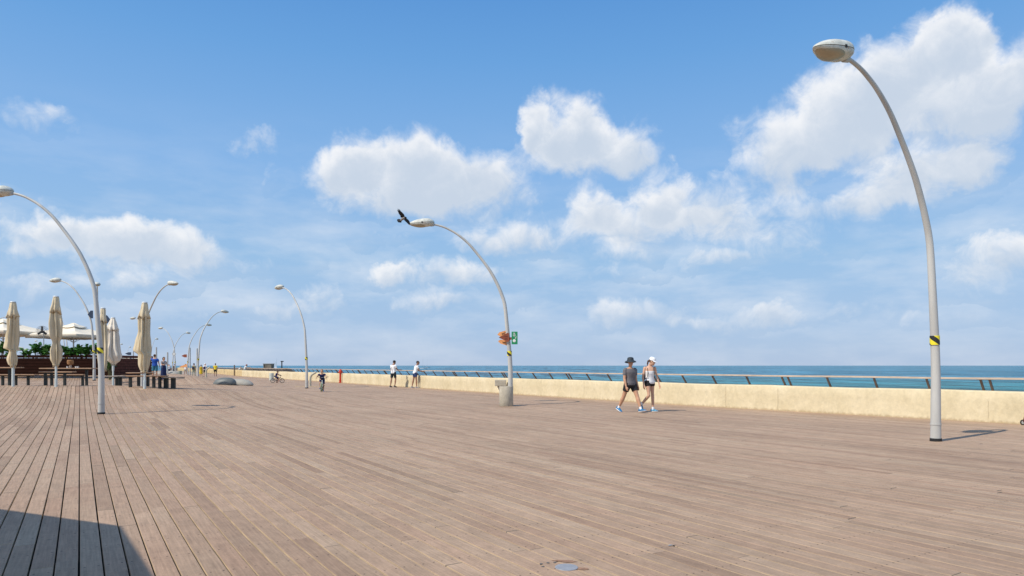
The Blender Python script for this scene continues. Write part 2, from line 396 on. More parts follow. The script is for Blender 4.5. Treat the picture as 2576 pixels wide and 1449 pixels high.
# ---- sea
def sea():
    b = MB(); xs = [-30000,-9000,-2500,-900,-300,-100,0,100,300,900,2500,9000,30000]; ys = [-40,0,60,160,400,1000,2500,7000,16000,42000]
    vs = [(x,y,-3.4) for y in ys for x in xs]; n = len(xs)
    fs = [(j*n+i, j*n+i+1, (j+1)*n+i+1, (j+1)*n+i) for j in range(len(ys)-1) for i in range(n-1)]
    b.add(vs, fs)
    m = bpy.data.materials.new('sea_water'); m.use_nodes = True
    nt = m.node_tree; N = nt.nodes; L = nt.links; p = N['Principled BSDF']
    geo = N.new('ShaderNodeNewGeometry'); cd = N.new('ShaderNodeVectorMath'); cd.operation = 'LENGTH'; L.new(geo.outputs['Position'], cd.inputs[0])
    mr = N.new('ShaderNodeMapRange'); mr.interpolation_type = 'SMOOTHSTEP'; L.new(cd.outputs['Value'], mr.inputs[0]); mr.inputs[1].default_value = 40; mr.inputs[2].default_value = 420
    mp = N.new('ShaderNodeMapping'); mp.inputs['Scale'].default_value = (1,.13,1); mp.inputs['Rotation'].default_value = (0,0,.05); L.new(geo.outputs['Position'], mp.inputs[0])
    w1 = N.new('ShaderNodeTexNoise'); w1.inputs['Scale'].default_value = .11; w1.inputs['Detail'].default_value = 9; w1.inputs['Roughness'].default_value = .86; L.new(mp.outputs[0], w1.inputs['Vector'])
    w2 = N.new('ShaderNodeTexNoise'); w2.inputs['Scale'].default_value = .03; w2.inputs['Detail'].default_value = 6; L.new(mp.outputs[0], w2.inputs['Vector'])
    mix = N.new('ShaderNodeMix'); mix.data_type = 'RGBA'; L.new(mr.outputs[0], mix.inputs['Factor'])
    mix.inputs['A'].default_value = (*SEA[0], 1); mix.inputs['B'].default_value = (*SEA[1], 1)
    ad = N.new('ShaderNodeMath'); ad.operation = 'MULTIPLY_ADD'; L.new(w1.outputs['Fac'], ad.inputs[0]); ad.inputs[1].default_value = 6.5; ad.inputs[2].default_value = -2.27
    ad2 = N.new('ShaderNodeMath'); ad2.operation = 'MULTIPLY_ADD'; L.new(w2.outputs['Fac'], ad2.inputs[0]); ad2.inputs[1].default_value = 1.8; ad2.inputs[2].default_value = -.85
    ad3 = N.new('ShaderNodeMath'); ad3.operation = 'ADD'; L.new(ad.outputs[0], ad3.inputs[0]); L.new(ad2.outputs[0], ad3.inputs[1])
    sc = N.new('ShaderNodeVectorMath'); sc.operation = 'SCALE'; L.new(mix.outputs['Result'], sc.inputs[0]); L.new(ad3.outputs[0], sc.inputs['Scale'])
    L.new(sc.outputs[0], p.inputs['Base Color']); p.inputs['Roughness'].default_value = .35; p.inputs['IOR'].default_value = 1.33
    p.inputs['Specular IOR Level'].default_value = .16
    bp = N.new('ShaderNodeBump'); bp.inputs['Strength'].default_value = 1; bp.inputs['Distance'].default_value = 1.1
    L.new(w1.outputs['Fac'], bp.inputs['Height']); L.new(bp.outputs[0], p.inputs['Normal'])
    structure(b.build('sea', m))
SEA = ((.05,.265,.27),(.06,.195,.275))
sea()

# ---- rendered sea wall
def wall_mat(name, col, streak):
    m = bpy.data.materials.new(name); m.use_nodes = True
    nt = m.node_tree; N = nt.nodes; L = nt.links; p = N['Principled BSDF']; p.inputs['Roughness'].default_value = .85; p.inputs['Specular IOR Level'].default_value = .2
    tc = N.new('ShaderNodeTexCoord')
    def nz(sc, det, st, ro=.6):
        mp = N.new('ShaderNodeMapping'); mp.inputs['Scale'].default_value = st; L.new(tc.outputs['Object'], mp.inputs[0])
        n = N.new('ShaderNodeTexNoise'); n.inputs['Scale'].default_value = sc; n.inputs['Detail'].default_value = det; n.inputs['Roughness'].default_value = ro
        L.new(mp.outputs[0], n.inputs['Vector']); return n.outputs['Fac']
    a = nz(.9, 6, (1,1,1)); b = nz(9, 6, (1,1,.8), .7); c = nz(3, 4, (1,1,.15))
    def ma(op, x, y, z=None):
        n = N.new('ShaderNodeMath'); n.operation = op
        for i, v in enumerate((x, y, z)):
            if v is None: continue
            if isinstance(v, (int,float)): n.inputs[i].default_value = v
            else: L.new(v, n.inputs[i])
        return n.outputs[0]
    f = ma('ADD', ma('MULTIPLY_ADD', a, .5, .75), ma('MULTIPLY_ADD', b, .5, -.25))
    f = ma('ADD', f, ma('MULTIPLY_ADD', c, streak, -streak*.5))
    r = N.new('ShaderNodeMix'); r.data_type = 'RGBA'; L.new(ma('MULTIPLY_ADD', a, 1.8, -.4), r.inputs['Factor'])
    r.inputs['A'].default_value = (*[x*k for x, k in zip(col, (.95,.92,.82))], 1); r.inputs['B'].default_value = (*col, 1)
    s = N.new('ShaderNodeVectorMath'); s.operation = 'SCALE'; L.new(r.outputs['Result'], s.inputs[0]); L.new(f, s.inputs['Scale'])
    sz = N.new('ShaderNodeSeparateXYZ'); L.new(tc.outputs['Object'], sz.inputs[0])
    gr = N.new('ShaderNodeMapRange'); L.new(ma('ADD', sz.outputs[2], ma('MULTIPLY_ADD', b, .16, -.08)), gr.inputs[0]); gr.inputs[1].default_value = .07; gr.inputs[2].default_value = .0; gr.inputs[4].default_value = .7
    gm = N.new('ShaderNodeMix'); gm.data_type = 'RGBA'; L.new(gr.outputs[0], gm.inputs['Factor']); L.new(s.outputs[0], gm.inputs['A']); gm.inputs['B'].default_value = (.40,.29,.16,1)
    L.new(gm.outputs['Result'], p.inputs['Base Color'])
    bp = N.new('ShaderNodeBump'); bp.inputs['Strength'].default_value = .55; bp.inputs['Distance'].default_value = .02
    L.new(b, bp.inputs['Height']); L.new(bp.outputs[0], p.inputs['Normal'])
    return m
def resample(pts, step):
    out = []; 
    # Catmull-Rom so that the bend reads as a curve
    P = [Vector((*p, 0)) for p in pts]; Q = [P[0]*2-P[1]]+P+[P[-1]*2-P[-2]]
    for i in range(1, len(Q)-2):
        n = max(1, int((Q[i+1]-Q[i]).length/step))
        for k in range(n):
            t = k/n; a, b, c, d = Q[i-1], Q[i], Q[i+1], Q[i+2]
            out.append(.5*((2*b)+(c-a)*t+(2*a-5*b+4*c-d)*t*t+(3*b-a-3*c+d)*t**3))
    out.append(P[-1]); return out
def frames(pts):
    fr = []
    for i, p in enumerate(pts):
        t = (pts[min(len(pts)-1,i+1)]-pts[max(0,i-1)]).normalized(); fr.append((p, t, Vector((t.y, -t.x, 0))))  # normal to seaward
    return fr
rw = random.Random(5)
def make_wall(pts, m, label, h=.79):
    rings = []; ph = rw.random()*9
    for i, (p, t, n) in enumerate(frames(pts)):
        s = i*.5
        w1 = .012*math.sin(s*.9+ph)+.008*math.sin(s*2.3)+rw.uniform(-.004,.004); w2 = .010*math.sin(s*.7+1+ph)+rw.uniform(-.004,.004)
        hz = h + .008*math.sin(s*1.3)+rw.uniform(-.004,.004)
        pr = [(-.01+w2,-.1),(0.0+w2,.02),(w2+w1*.5,.25),(w2+w1,.5),(w1*.6,hz-.04),(.012+w1*.5,hz-.012),(.045,hz),(.33,hz+.002),(.36,hz-.03),(.36,-.3),(.40,-4.5),(.2,-4.5)]
        rings.append([p+n*a+Vector((0,0,z)) for a, z in pr])
    b = MB(); b.loft(rings)
    o = tag(b.build('sea_wall', m, smooth=True, ang=50), label, 'wall'); return o
WP = resample(WALL, .5); WP2 = resample(WALL2, 1.5)
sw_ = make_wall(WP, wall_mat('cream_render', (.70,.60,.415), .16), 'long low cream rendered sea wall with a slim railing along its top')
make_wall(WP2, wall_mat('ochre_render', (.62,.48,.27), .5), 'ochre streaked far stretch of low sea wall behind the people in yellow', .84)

# fine render joints, slightly proud hairlines down the face, in a darker tone
def joint(Y, h0, h1, w, seed):
    r = random.Random(seed); x = wall_x(Y); fr = frames(WP); i = min(range(len(WP)), key=lambda k: abs(WP[k].y-Y)); p, t, n = fr[i]
    m = MB(); L_, R_ = [], []
    for k in range(9):
        z = h0+(h1-h0)*k/8; q = r.uniform(-.006,.006); L_.append(p-n*.016+t*(q-w/2)+Vector((0,0,z))); R_.append(p-n*.016+t*(q+w/2)+Vector((0,0,z)))
    m.add(L_+R_, [(k, k+1, k+10, k+9) for k in range(8)]); m.build('joint', pm('joint_line', (.42,.33,.20), .9, var=.3), sw_)
for k, (Y, h1, w_) in enumerate(((21.8,.7,.006),(23.0,.72,.006),(17.0,.55,.004),(29.5,.74,.007),(33,.6,.006),(38,.74,.008),(46,.7,.01),(58,.75,.014))): joint(Y, .04, h1, w_, k)
# ---- railing: one run along the wall top
def railing():
    t = thing('railing', 'bleached wooden handrail on raked brown posts running along the sea wall', 'railing', (WP[0].x, WP[0].y, 0))
    base = Vector(t.location)
    path = resample(WALL+WALL2[1:3], .34)
    fr = frames(path)
    wood = pm('bleached_handrail', (.53,.42,.32), .7, var=.18, scale=4, stretch=(1,1,6)); steel = pm('brown_steel', (.17,.115,.09), .55, var=.2); cable = pm('rail_cable', (.20,.20,.20), .4, metal=.6)
    b = MB(); rings = []
    r = random.Random(2)
    for i, (p, tt, n) in enumerate(fr):
        c = p+n*.10-base; z = 1.10+.004*math.sin(i*.5)
        pr = [(-.055,z-.022),(-.055,z+.018),(-.047,z+.026),(.047,z+.026),(.055,z+.018),(.055,z-.022)]
        rings.append([c+n*a+Vector((0,0,zz)) for a, zz in pr])
    b.loft(rings); b.build('top_rail', wood, t, smooth=True, ang=40)
    for zc, off in ((1.0,.15),(.905,.22),(.81,.29)):
        b = MB(); b.tube([p+n*off+Vector((0,0,zc))-base for p, tt, n in fr[::3]], .0045, 5); b.build('cable', cable, t)
    # posts every 1.36 m, doubled at each rail joint
    arc = [0]
    for a, c in zip(path, path[1:]): arc.append(arc[-1]+(c-a).length)
    def pt(s):
        for i in range(len(arc)-1):
            if arc[i+1] >= s:
                k = (s-arc[i])/(arc[i+1]-arc[i]); return path[i].lerp(path[i+1], k), fr[i][1], fr[i][2]
        return None
    # phase: a joint stands abreast of (12.04, 17.17)
    s0 = min(range(len(path)), key=lambda i: (path[i]-Vector((12.0,17.15,0))).length); s0 = arc[s0]
    pb = MB()
    for (o, w) in ((0,0),):
        pass
    k = -int(s0/1.36); cnt = 0
    while True:
        s = s0+k*1.36
        if s > arc[-1]-.2 or cnt > 92: break
        offs = (-.10,.10) if k % 4 == 0 else (0,)
        for q in offs:
            g = pt(s+q)
            if not g or s+q < 0: continue
            p, tt, n = g; p = p-base
            m = MB(); top = p+n*.085+Vector((0,0,1.076)); bot = p+n*.325+Vector((0,0,.78))
            hw = .022
            A = [bot-tt*hw-n*.035, bot+tt*hw-n*.035, bot+tt*hw+n*.035, bot-tt*hw+n*.035]
            B = [top-tt*hw-n*.028, top+tt*hw-n*.028, top+tt*hw+n*.028, top-tt*hw+n*.028]
            m.loft([A, B])
            c = p+n*.10+Vector((0,0,1.073))
            m.box(c, (.16,.07,.008), math.atan2(tt.y, tt.x))
            m.build('post', steel, t); cnt += 1
        k += 1
    return t
railing()

# ---- off to the left behind the camera: an unseen canopy, added and shaped to cast the shade on the near planks
def hemi(m, c, r, zr, n=12, rings=5, ph=math.radians(51)):
    R = []
    for i in range(rings+1):
        q = i/rings
        R.append([Vector(c)+Vector((r*(1-q*.98)*math.cos(2*PI*j/n+ph), r*(1-q*.98)*math.sin(2*PI*j/n+ph), zr*q**.9)) for j in range(n)])
    m.loft(R, True)
CREAM = pm('cream_canvas', (.66,.55,.37), .85, var=.07, scale=3, bump=.15, bscale=12)
t = thing('parasol', 'large round canopy added out of view at left to shade the near planks', 'parasol', (-7.83,1.8,0))
m = MB(); hemi(m, (0,0,3.0), 3.52, .6); m.build('canopy', CREAM, t)
m = MB(); m.cyl((0,0,0), .035, 3.0); m.build('pole', pm('white_metal', (.72,.73,.72), .4, var=.05), t)
m = MB(); m.bbox((0,0,.06), (.8,.8,.12), .02); m.build('base', pm('concrete', (.42,.38,.32), .85, var=.12, scale=8, bump=.3), t)
# ================================================================ street furniture
LAMPG = pm('lamp_paint', (.51,.50,.465), .5, var=.18, scale=3, stretch=(1,1,.25), spec=.5)
SHELL = pm('lamp_shell', (.61,.61,.54), .55, var=.2, scale=9, detail=8)
BLACK = pm('black_rubber', (.02,.02,.02), .7)
def lens_mat():
    return pm('lamp_lens', (.40,.33,.22), .3, var=.12, scale=4)
def band_mat():
    m = bpy.data.materials.new('hazard_tape'); m.use_nodes = True; nt = m.node_tree; N = nt.nodes; L = nt.links
    tc = N.new('ShaderNodeTexCoord'); sp = N.new('ShaderNodeSeparateXYZ'); L.new(tc.outputs['Object'], sp.inputs[0])
    a = N.new('ShaderNodeMath'); a.operation = 'ARCTAN2'; L.new(sp.outputs[1], a.inputs[0]); L.new(sp.outputs[0], a.inputs[1])
    b = N.new('ShaderNodeMath'); b.operation = 'MULTIPLY_ADD'; L.new(sp.outputs[2], b.inputs[0]); b.inputs[1].default_value = 5.0; 
    c = N.new('ShaderNodeMath'); c.operation = 'MULTIPLY'; L.new(a.outputs[0], c.inputs[0]); c.inputs[1].default_value = 2/(2*PI)
    L.new(c.outputs[0], b.inputs[2])
    f = N.new('ShaderNodeMath'); f.operation = 'FRACT'; L.new(b.outputs[0], f.inputs[0])
    g = N.new('ShaderNodeMath'); g.operation = 'GREATER_THAN'; L.new(f.outputs[0], g.inputs[0]); g.inputs[1].default_value = .5
    r = N.new('ShaderNodeMix'); r.data_type = 'RGBA'; L.new(g.outputs[0], r.inputs['Factor']); r.inputs['A'].default_value = (.02,.02,.02,1); r.inputs['B'].default_value = (.85,.72,.03,1)
    L.new(r.outputs['Result'], N['Principled BSDF'].inputs['Base Color']); N['Principled BSDF'].inputs['Roughness'].default_value = .45
    return m
BAND = band_mat()
def shell_spots():
    m = SHELL; nt = m.node_tree; N = nt.nodes; L = nt.links; b = N['Principled BSDF']
    src = b.inputs['Base Color'].links[0].from_socket
    tc = N.new('ShaderNodeTexCoord'); v = N.new('ShaderNodeTexNoise'); v.inputs['Scale'].default_value = 26; v.inputs['Detail'].default_value = 2; L.new(tc.outputs['Object'], v.inputs['Vector'])
    mr = N.new('ShaderNodeMapRange'); L.new(v.outputs['Fac'], mr.inputs[0]); mr.inputs[1].default_value = .64; mr.inputs[2].default_value = .72
    x = N.new('ShaderNodeMix'); x.data_type = 'RGBA'; L.new(mr.outputs[0], x.inputs['Factor']); L.new(src, x.inputs['A']); x.inputs['B'].default_value = (.30,.14,.06,1)
    L.new(x.outputs['Result'], b.inputs['Base Color'])
shell_spots()
ARC = [(0,0),(0,.6),(0,1.2),(.02,1.7),(.055,2.15),(.12,2.9),(.20,3.65),(.34,4.1),(.49,4.45),(.66,4.78),(.87,5.1),(1.10,5.41),(1.37,5.75),(1.60,5.98),(1.85,6.18),(2.05,6.30),(2.25,6.40),(2.46,6.47),(2.66,6.51)]
def lamp_proto():
    t = thing('street_lamp', '', 'street lamp')
    P = [Vector((x,0,z)) for x, z in ARC]
    # smooth the arc
    Q = [P[0]*2-P[1]]+P+[P[-1]*2-P[-2]]; pts = []
    for i in range(1, len(Q)-2):
        a, b, c, d = Q[i-1], Q[i], Q[i+1], Q[i+2]
        for k in range(3):
            q = k/3; pts.append(.5*((2*b)+(c-a)*q+(2*a-5*b+4*c-d)*q*q+(3*b-a-3*c+d)*q**3))
    pts.append(P[-1]); L_ = [0]
    for a, b in zip(pts, pts[1:]): L_.append(L_[-1]+(b-a).length)
    rad = [.091-.057*(l/L_[-1])**.85 for l in L_]
    m = MB(); m.tube(pts, rad, 20); m.tube([(0,0,.30),(0,0,.33)], .0945, 20); m.build('pole', LAMPG, t, smooth=True, ang=50)
    m = MB(); m.cyl((0,0,-.02), .100, .075, 20); m.build('base_ring', BLACK, t, smooth=True, ang=40)
    m = MB(); m.tube([(.0,0,-.085),(0.004,0,.085)], [.083,.0825], 24); m.build('warning_band', BAND, t, smooth=True, ang=40, loc=(.032,0,1.87))
    # luminaire: a drop-shaped shell, blunt at the arm and tapering to its tip
    h = bpy.data.objects.new('lamp_head', None)
    def prof(x):                                        # x: 0 at arm .. 1 at tip -> half width, top, bottom
        k = math.sin(min(1, x/.30)*PI/2)**.55 if x < .30 else 1
        tp = max(0, 1-((x-.30)/.70)**2.3) if x > .30 else 1
        w = .225*k*tp**.62; tz = .165*k**.9*tp**.75; bz = -.12*k*tp**.9
        return w, tz, bz
    def halfshell(up):
        m = MB(); rings = []
        for i in range(25):
            x = .5-.5*math.cos(PI*i/24); w, tz, bz = prof(x); w = max(w,.004)
            z = tz if up else bz
            ring = []
            for j in range(17):
                a = PI*j/16
                yy = w*math.cos(a); zz = max(.002, abs(z))*math.sin(a)**(.85)*(1 if up else -1)
                ring.append(Vector((x*.89, yy*(1.0 if up else .985), zz + (.006 if up else -.006))))
            rings.append(ring)
        o = 0; m.loft(rings, cap=True)
        # close the seam face
        n = 17
        for i in range(24):
            m.f.append((i*n, (i+1)*n, (i+1)*n+n-1, i*n+n-1)); m.m.append(0)
        return m
    up = halfshell(True).build('lamp_head', SHELL, t, smooth=True, ang=60)
    M_ = Matrix.Translation((2.60,0,6.57)) @ Matrix.Rotation(math.radians(4), 4, 'Y')
    up.matrix_local = M_
    halfshell(False).build('lower_shell', SHELL, up, smooth=True, ang=60)
    m = MB(); rings = []
    for i in range(13):                                 # the lens bulges through the underside
        x = .24+.73*(i/12); w, tz, bz = prof(x); k = math.sin(PI*i/12)**.25 if 0 < i < 12 else .02
        rings.append([Vector((x*.89, .95*w*k*math.cos(PI*j/10), -.014-(abs(bz)+.018)*max(.05,k)*math.sin(PI*j/10)**.62)) for j in range(11)])
    m.loft(rings, True); n = 11
    for i in range(12): m.f.append((i*n, (i+1)*n, (i+1)*n+n-1, i*n+n-1)); m.m.append(0)
    m.build('lens', lens_mat(), up, smooth=True, ang=70)
    m = MB(); m.box((.40,.215,.0), (.05,.02,.05)); m.build('latch', BLACK, up)
    m = MB(); m.tube([(.02,0,-.075),(.14,0,-.075)], [.05,.062], 12); m.build('arm_socket', LAMPG, up, smooth=True, ang=50)
    bpy.data.objects.remove(h)
    return t
lamp0 = lamp_proto(); used = [False]
def lamp(X, Y, d, label, z=None, band=True):
    o = lamp0 if not used[0] else copy_tree(lamp0)
    used[0] = True
    o.location = (X, Y, zdeck(X, Y) if z is None else z); o.rotation_euler.z = math.atan2(d[1], d[0])
    o.scale = (1, 1, 1); o['label'] = label; o['group'] = 'curved lamps along the promenade'
    return o
def lampd(xd, Y, d, label, k=1): p = at(xd, Y); o = lamp(p.x, p.y, d, label); o.scale.x = k; return o
lampd(2354, 12.92, (-.866,-.5), 'nearest curved lamp on the right, its tan lens seen from below').scale = (1.02,1.02,1.02)
lampd(1284, 24.6, (-1,-.02), 'rust spotted curved lamp behind the concrete cylinder, carrying the green sign', 1.05)
lampd(255, 20.1, (-1,0), 'left curved lamp with its head cut by the picture edge')
lampd(771.5, 42.8, (-.78,.62), 'curved lamp standing alone beside the boy riding towards the viewer')
lampd(237, 44, (-.97,.22), 'curved lamp behind the planters, arching left over the open parasols')
lampd(246.5, 52, (.50,-.865), 'lamp with its round head facing out just right of the left pole')
lampd(357.4, 44, (.87,-.45), 'lamp arching right from behind the single folded parasol, black foot in view')
lampd(377, 77, (-.88,.45), 'lamp whose pale head hangs left of the single folded parasol')
lampd(441, 92, (-.88,.45), 'far lamp arching left, crossing the one behind it')
lampd(434, 104, (.35,.93), 'far lamp arching right behind the crossing one')
lampd(472, 83, (.45,.89), 'lamp arching right with a red brown arrow sign on its pole')
lampd(498.3, 63.7, (.45,.89), 'lamp arching right nearest the people in yellow')
lampd(295, 165, (-.2,.98), 'tiny lamp just right of the pale folded parasol')
lampd(317.6, 186, (-.2,.98), 'tiny lamp above the small white sunshades')
lampd(378, 128, (-.1,.99), 'small lamp between the single folded parasol and the man in blue')
lampd(169.5, 79, (-.75,.66), 'lamp head showing left of the tallest folded parasol, upper of two')
lampd(163, 86, (-.75,.66), 'lamp head showing left of the tallest folded parasol, lower of two')
lampd(101, 145, (-.75,.66), 'tiny lamp seen above the planter leaves between two folded parasols')
lampd(-52, 77, (.9,.2), 'lamp tip poking in at the left picture edge')

# straight posts, signs
POSTM = pm('post_paint', (.45,.46,.45), .5, var=.1)
def post(xd, Y, h, label, r=.085):
    p = at(xd, Y); m = MB(); m.cyl((0,0,0), r, h, 12, bv=.02)
    return tag(m.build('post', POSTM, loc=p, smooth=True, ang=40), label, 'post', 'straight grey posts')
post(478, 88, 3.75, 'straight grey post right of the lamp with the arrow sign')
post(495.9, 84, 3.55, 'straight grey post left of the yellow banded lamp')
post(335.4, 110, 3.6, 'straight grey post rising in front of the white sunshades')
post(393.4, 82, 3.5, 'straight grey post above the head of the man in blue')
post(378.3, 86, 3.3, 'straight grey post left of the man in blue')
post(421.5, 80, 2.9, 'straight grey post right of the woman in the navy dress')
def disc_sign():
    p = at(440.7, 91); t = thing('round_sign', 'round grey sign on the crossing lamps', 'sign', p+Vector((0,-.3,2.97)))
    m = MB(); m.tube([(0,-.03,0),(0,.0,0)], .24, 20, ref=(0,0,1)); m.build('face', POSTM, t); m = MB(); m.tube([(0,-.034,0),(0,-.03,0)], .12, 16, ref=(0,0,1)); m.build('roundel', pm('sign_white', (.75,.75,.72), .5), t)
disc_sign()
def arrow(xd, Y, z, w, h, label, mat_, direc=-1, rz=0, zoff=0):
    p = at(xd, Y); p.z += z
    m = MB(); m.prism([(0,-.012,h/2),(0,-.012,-h/2),(direc*w*.45,-.012,-h/2),(direc*w,-.012,0),(direc*w*.45,-.012,h/2)] if zoff == 0 else
                      [(0,-.012,h/2),(0,-.012,-h/2),(direc*w*.7,-.012,-h*.05+zoff),(direc*w,-.012,h*.15+zoff),(direc*w*.7,-.012,h*.5+zoff)], (0,.024,0))
    return tag(m.build('direction_sign', mat_, loc=p, rz=rz), label, 'sign', 'arrow signs on the lamp poles')
RUST = pm('rust_red_sign', (.28,.075,.035), .55, var=.2); ORNG = pm('orange_sign', (.85,.38,.14), .6, var=.12, scale=8); NAVY = pm('dark_sign', (.03,.05,.09), .5)
arrow(470, 82.4, 2.6, .66, .36, 'dark red arrow sign on the lamp arching right', RUST)
arrow(470, 82.3, 1.45, .95, .36, 'orange slanted arrow sign low on the lamp arching right', ORNG, zoff=-.25)
arrow(234, 43.8, 4.25, .34, .50, 'dark blue star shaped sign left of the left lamp', NAVY)
arrow(262, 43.5, 3.9, .40, .55, 'dark angular sign peeping out right of the hidden folded parasol', NAVY, 1)
arrow(330, 109, 3.2, 1.0, .45, 'small dark arrow sign on the post by the white sunshades', NAVY)
# signs on the middle lamp
LP = at(1284, 24.6)
def mid_signs():
    base = LP+Vector((0,-.10,-.25))
    def flag(y, pts, mat_, label):
        m = MB(); m.prism([(x, y, z) for x, z in pts], (0,.015,0))
        o = m.build('direction_sign', mat_, loc=base); return tag(o, label, 'sign', 'arrow signs on the lamp poles')
    f = flag(-.03, [(-.05,2.83),(-.05,2.55),(-.09,2.52),(-.42,2.685),(-.09,2.86)], RUST, 'dark rust red triangular arrow sign pointing left on the middle lamp')
    lines = MB()
    for z in (2.72,2.665,2.62): lines.box((-.15,-.0325,z), (.12,.004,.014))
    lines.build('lettering', pm('faint_lettering', (.10,.03,.02), .6), f)
    f = flag(.08, [(-.06,2.97),(-.07,2.80),(-.36,2.72),(-.47,2.79),(-.40,2.88)], ORNG, 'upper pale orange arrow sign on the middle lamp')
    lines = MB(); lines.box((-.24,.078,2.85), (.16,.003,.02), R=Matrix.Rotation(-.35,3,'Y')); lines.box((-.25,.078,2.81), (.12,.003,.016), R=Matrix.Rotation(-.35,3,'Y'))
    lines.build('lettering', MATS['faint_lettering'], f)
    f = flag(.08, [(-.06,2.56),(-.06,2.38),(-.36,2.47),(-.45,2.56),(-.36,2.62)], ORNG, 'lower pale orange arrow sign on the middle lamp')
    lines = MB(); lines.box((-.22,.078,2.51), (.16,.003,.02), R=Matrix.Rotation(.3,3,'Y'))
    lines.build('lettering', MATS['faint_lettering'], f)
    t = thing('green_sign', 'upright green sign with white lines and an oval on the middle lamp', 'sign', LP+Vector((.15,-.11,2.36)))
    G = pm('green_enamel', (.02,.26,.10), .4, var=.08); Wt = pm('sign_white', (.75,.75,.72), .5)
    m = MB(); m.bbox((0,0,.06), (.215,.02,.455), .006, rz=0); m.build('panel', G, t)
    m = MB(); m.box((-.16,.03,.06), (.16,.015,.04)); m.box((-.16,.03,.04), (.1,.04,.09)); m.build('bracket', RUST, t)
    for zc, ww, xo in ((.235,.07,-.02),(.205,.06,-.01),(.165,.11,-.01),(.13,.07,-.01)):
        m = MB(); m.box((xo,-.0125,zc), (ww,.004,.018)); m.build('lettering', Wt, t)
    m = MB(); m.tube([(-.01,-.014,-.04),(-.01,-.010,-.04)], (.038,.055), 18, ref=(0,0,1)); 
    m.v = [(x if abs(x) < 9 else x, y, z) for x, y, z in m.v]; m.build('emblem', Wt, t)
    m = MB(); m.box((.04,-.0125,.06), (.03,.004,.05), R=Matrix.Rotation(.5,3,'Y')); m.box((.055,-.0125,.10), (.012,.004,.06)); m.build('mark', Wt, t)
mid_signs()

CONC = pm('cast_concrete', (.46,.41,.32), .85, var=.14, scale=7, bump=.3, bscale=30)
p = at(1273.5, 24.1); m = MB()
m.loft([[p*0+Vector((r*math.cos(2*PI*j/28), r*math.sin(2*PI*j/28), z)) for j in range(28)] for r, z in ((.238,0),(.245,.01),(.245,.69),(.238,.70),(.20,.70),(.198,.66))])
tag(m.build('concrete_cylinder', CONC, loc=p, smooth=True, ang=40), 'squat concrete cylinder in front of the middle lamp', 'bin')
p = at(1259, 34.2); t = thing('concrete_bench', 'short concrete bench block on a narrow foot behind the cylinder', 'bench', p)
m = MB(); m.bbox((0,0,.56), (.56,.5,.30), .015); m.build('seat', CONC, t)
m = MB(); m.loft([[Vector((x,y,z)) for x, y in ((-a,-.12),(b,-.12),(b,.12),(-a,.12))] for z, a, b in ((0,-.02,.24),(.41,.17,.24))]); m.build('foot', CONC, t)

# bent tubular bollards
def bent(xd, Y, h, label):
    p = at(xd, Y); m = MB()
    r = .075*h/.95
    m.tube([(0,0,0),(.01*h,0,.35*h),(.02*h,0,.62*h),(.05*h,0,.72*h),(.12*h,0,.82*h),(.25*h,0,.91*h),(.42*h,0,1.0*h)], [r*1.12,r,r,r,r,r,r*.95], 14)
    return tag(m.build('bent_bollard', pm('bollard_paint', (.50,.46,.36), .5, var=.12), loc=p, smooth=True, ang=60), label, 'bollard', 'bent tube bollards')
bent(780, 46.8, .97, 'bent beige tube bollard right beside the lone lamp foot')
bent(518, 82, 1.25, 'bent beige tube bollard in front of the far ochre wall')
p = at(804, 46); m = MB(); m.box((-.6,.3,.012), (2.2,.09,.024), .1); tag(m.build('metal_strip', pm('sandy_strip', (.62,.50,.30), .6), loc=p), 'sandy strip set in the deck at the bent bollard', 'strip')

# hydrant
p = at(856.5, 56.6); t = thing('fire_hydrant', 'red fire hydrant against the sea wall', 'hydrant', p)
RED = pm('hydrant_red', (.55,.05,.02), .4, var=.12)
m = MB(); m.loft([[Vector((r*math.cos(2*PI*j/14), r*math.sin(2*PI*j/14), z)) for j in range(14)] for r, z in ((.14,0),(.14,.08),(.10,.10),(.095,.18),(.13,.19),(.13,.22),(.095,.24),(.09,.80),(.13,.82),(.135,.90),(.12,1.0),(.09,1.08),(.04,1.13),(.01,1.14))]); m.build('barrel', RED, t, smooth=True, ang=40)
for s in (-1, 1):
    m = MB(); m.tube([(0,0,.88),(s*.15,0,.88)], .05, 10); m.tube([(s*.14,0,.88),(s*.17,0,.88)], .06, 10); m.build('outlet', RED, t, smooth=True, ang=40)
p = at(862.5, 56.3); m = MB(); m.cyl((0,0,0), .04, .78, 10); tag(m.build('post', pm('brown_post', (.16,.12,.09), .7), loc=p), 'thin brown post just right of the red hydrant', 'post')
p = at(589.6, 97); m = MB(); m.cyl((0,0,0), .085, 1.5, 10); tag(m.build('post', MATS['brown_post'], loc=p), 'dark slim post left of the crouching person', 'post')

# pebble seats
STONE = pm('grey_pebble', (.15,.16,.15), .5, var=.15, scale=3); STONE2 = pm('pale_pebble', (.40,.37,.31), .6, var=.12, scale=3)
def pebble(xd, Y, rx, h, mat_, label, ry=.5, skew=0.0, rz=0):
    p = at(xd, Y); m = MB(); rings = []
    for i in range(11):
        ph = PI/2*i/10; k = math.cos(ph)**.75 if i < 10 else .03
        rings.append([Vector((rx*k*math.cos(2*PI*j/28)+skew*rx*math.sin(ph), ry*k*math.sin(2*PI*j/28), h*math.sin(ph))) for j in range(28)])
    base = [v*.90 if True else v for v in rings[0]]
    for v in base: v.z = -.06
    m.loft([base]+rings)
    return tag(m.build('pebble_seat', mat_, loc=p, smooth=True, rz=rz), label, 'stone seat', 'smooth pebble seats on the deck')
pebble(565, 46.6, .78, .47, STONE, 'dark grey pebble seat, left of the touching pair', skew=.12)
pebble(604, 47.6, .94, .43, STONE2, 'pale pebble seat, right of the touching pair', skew=-.15)
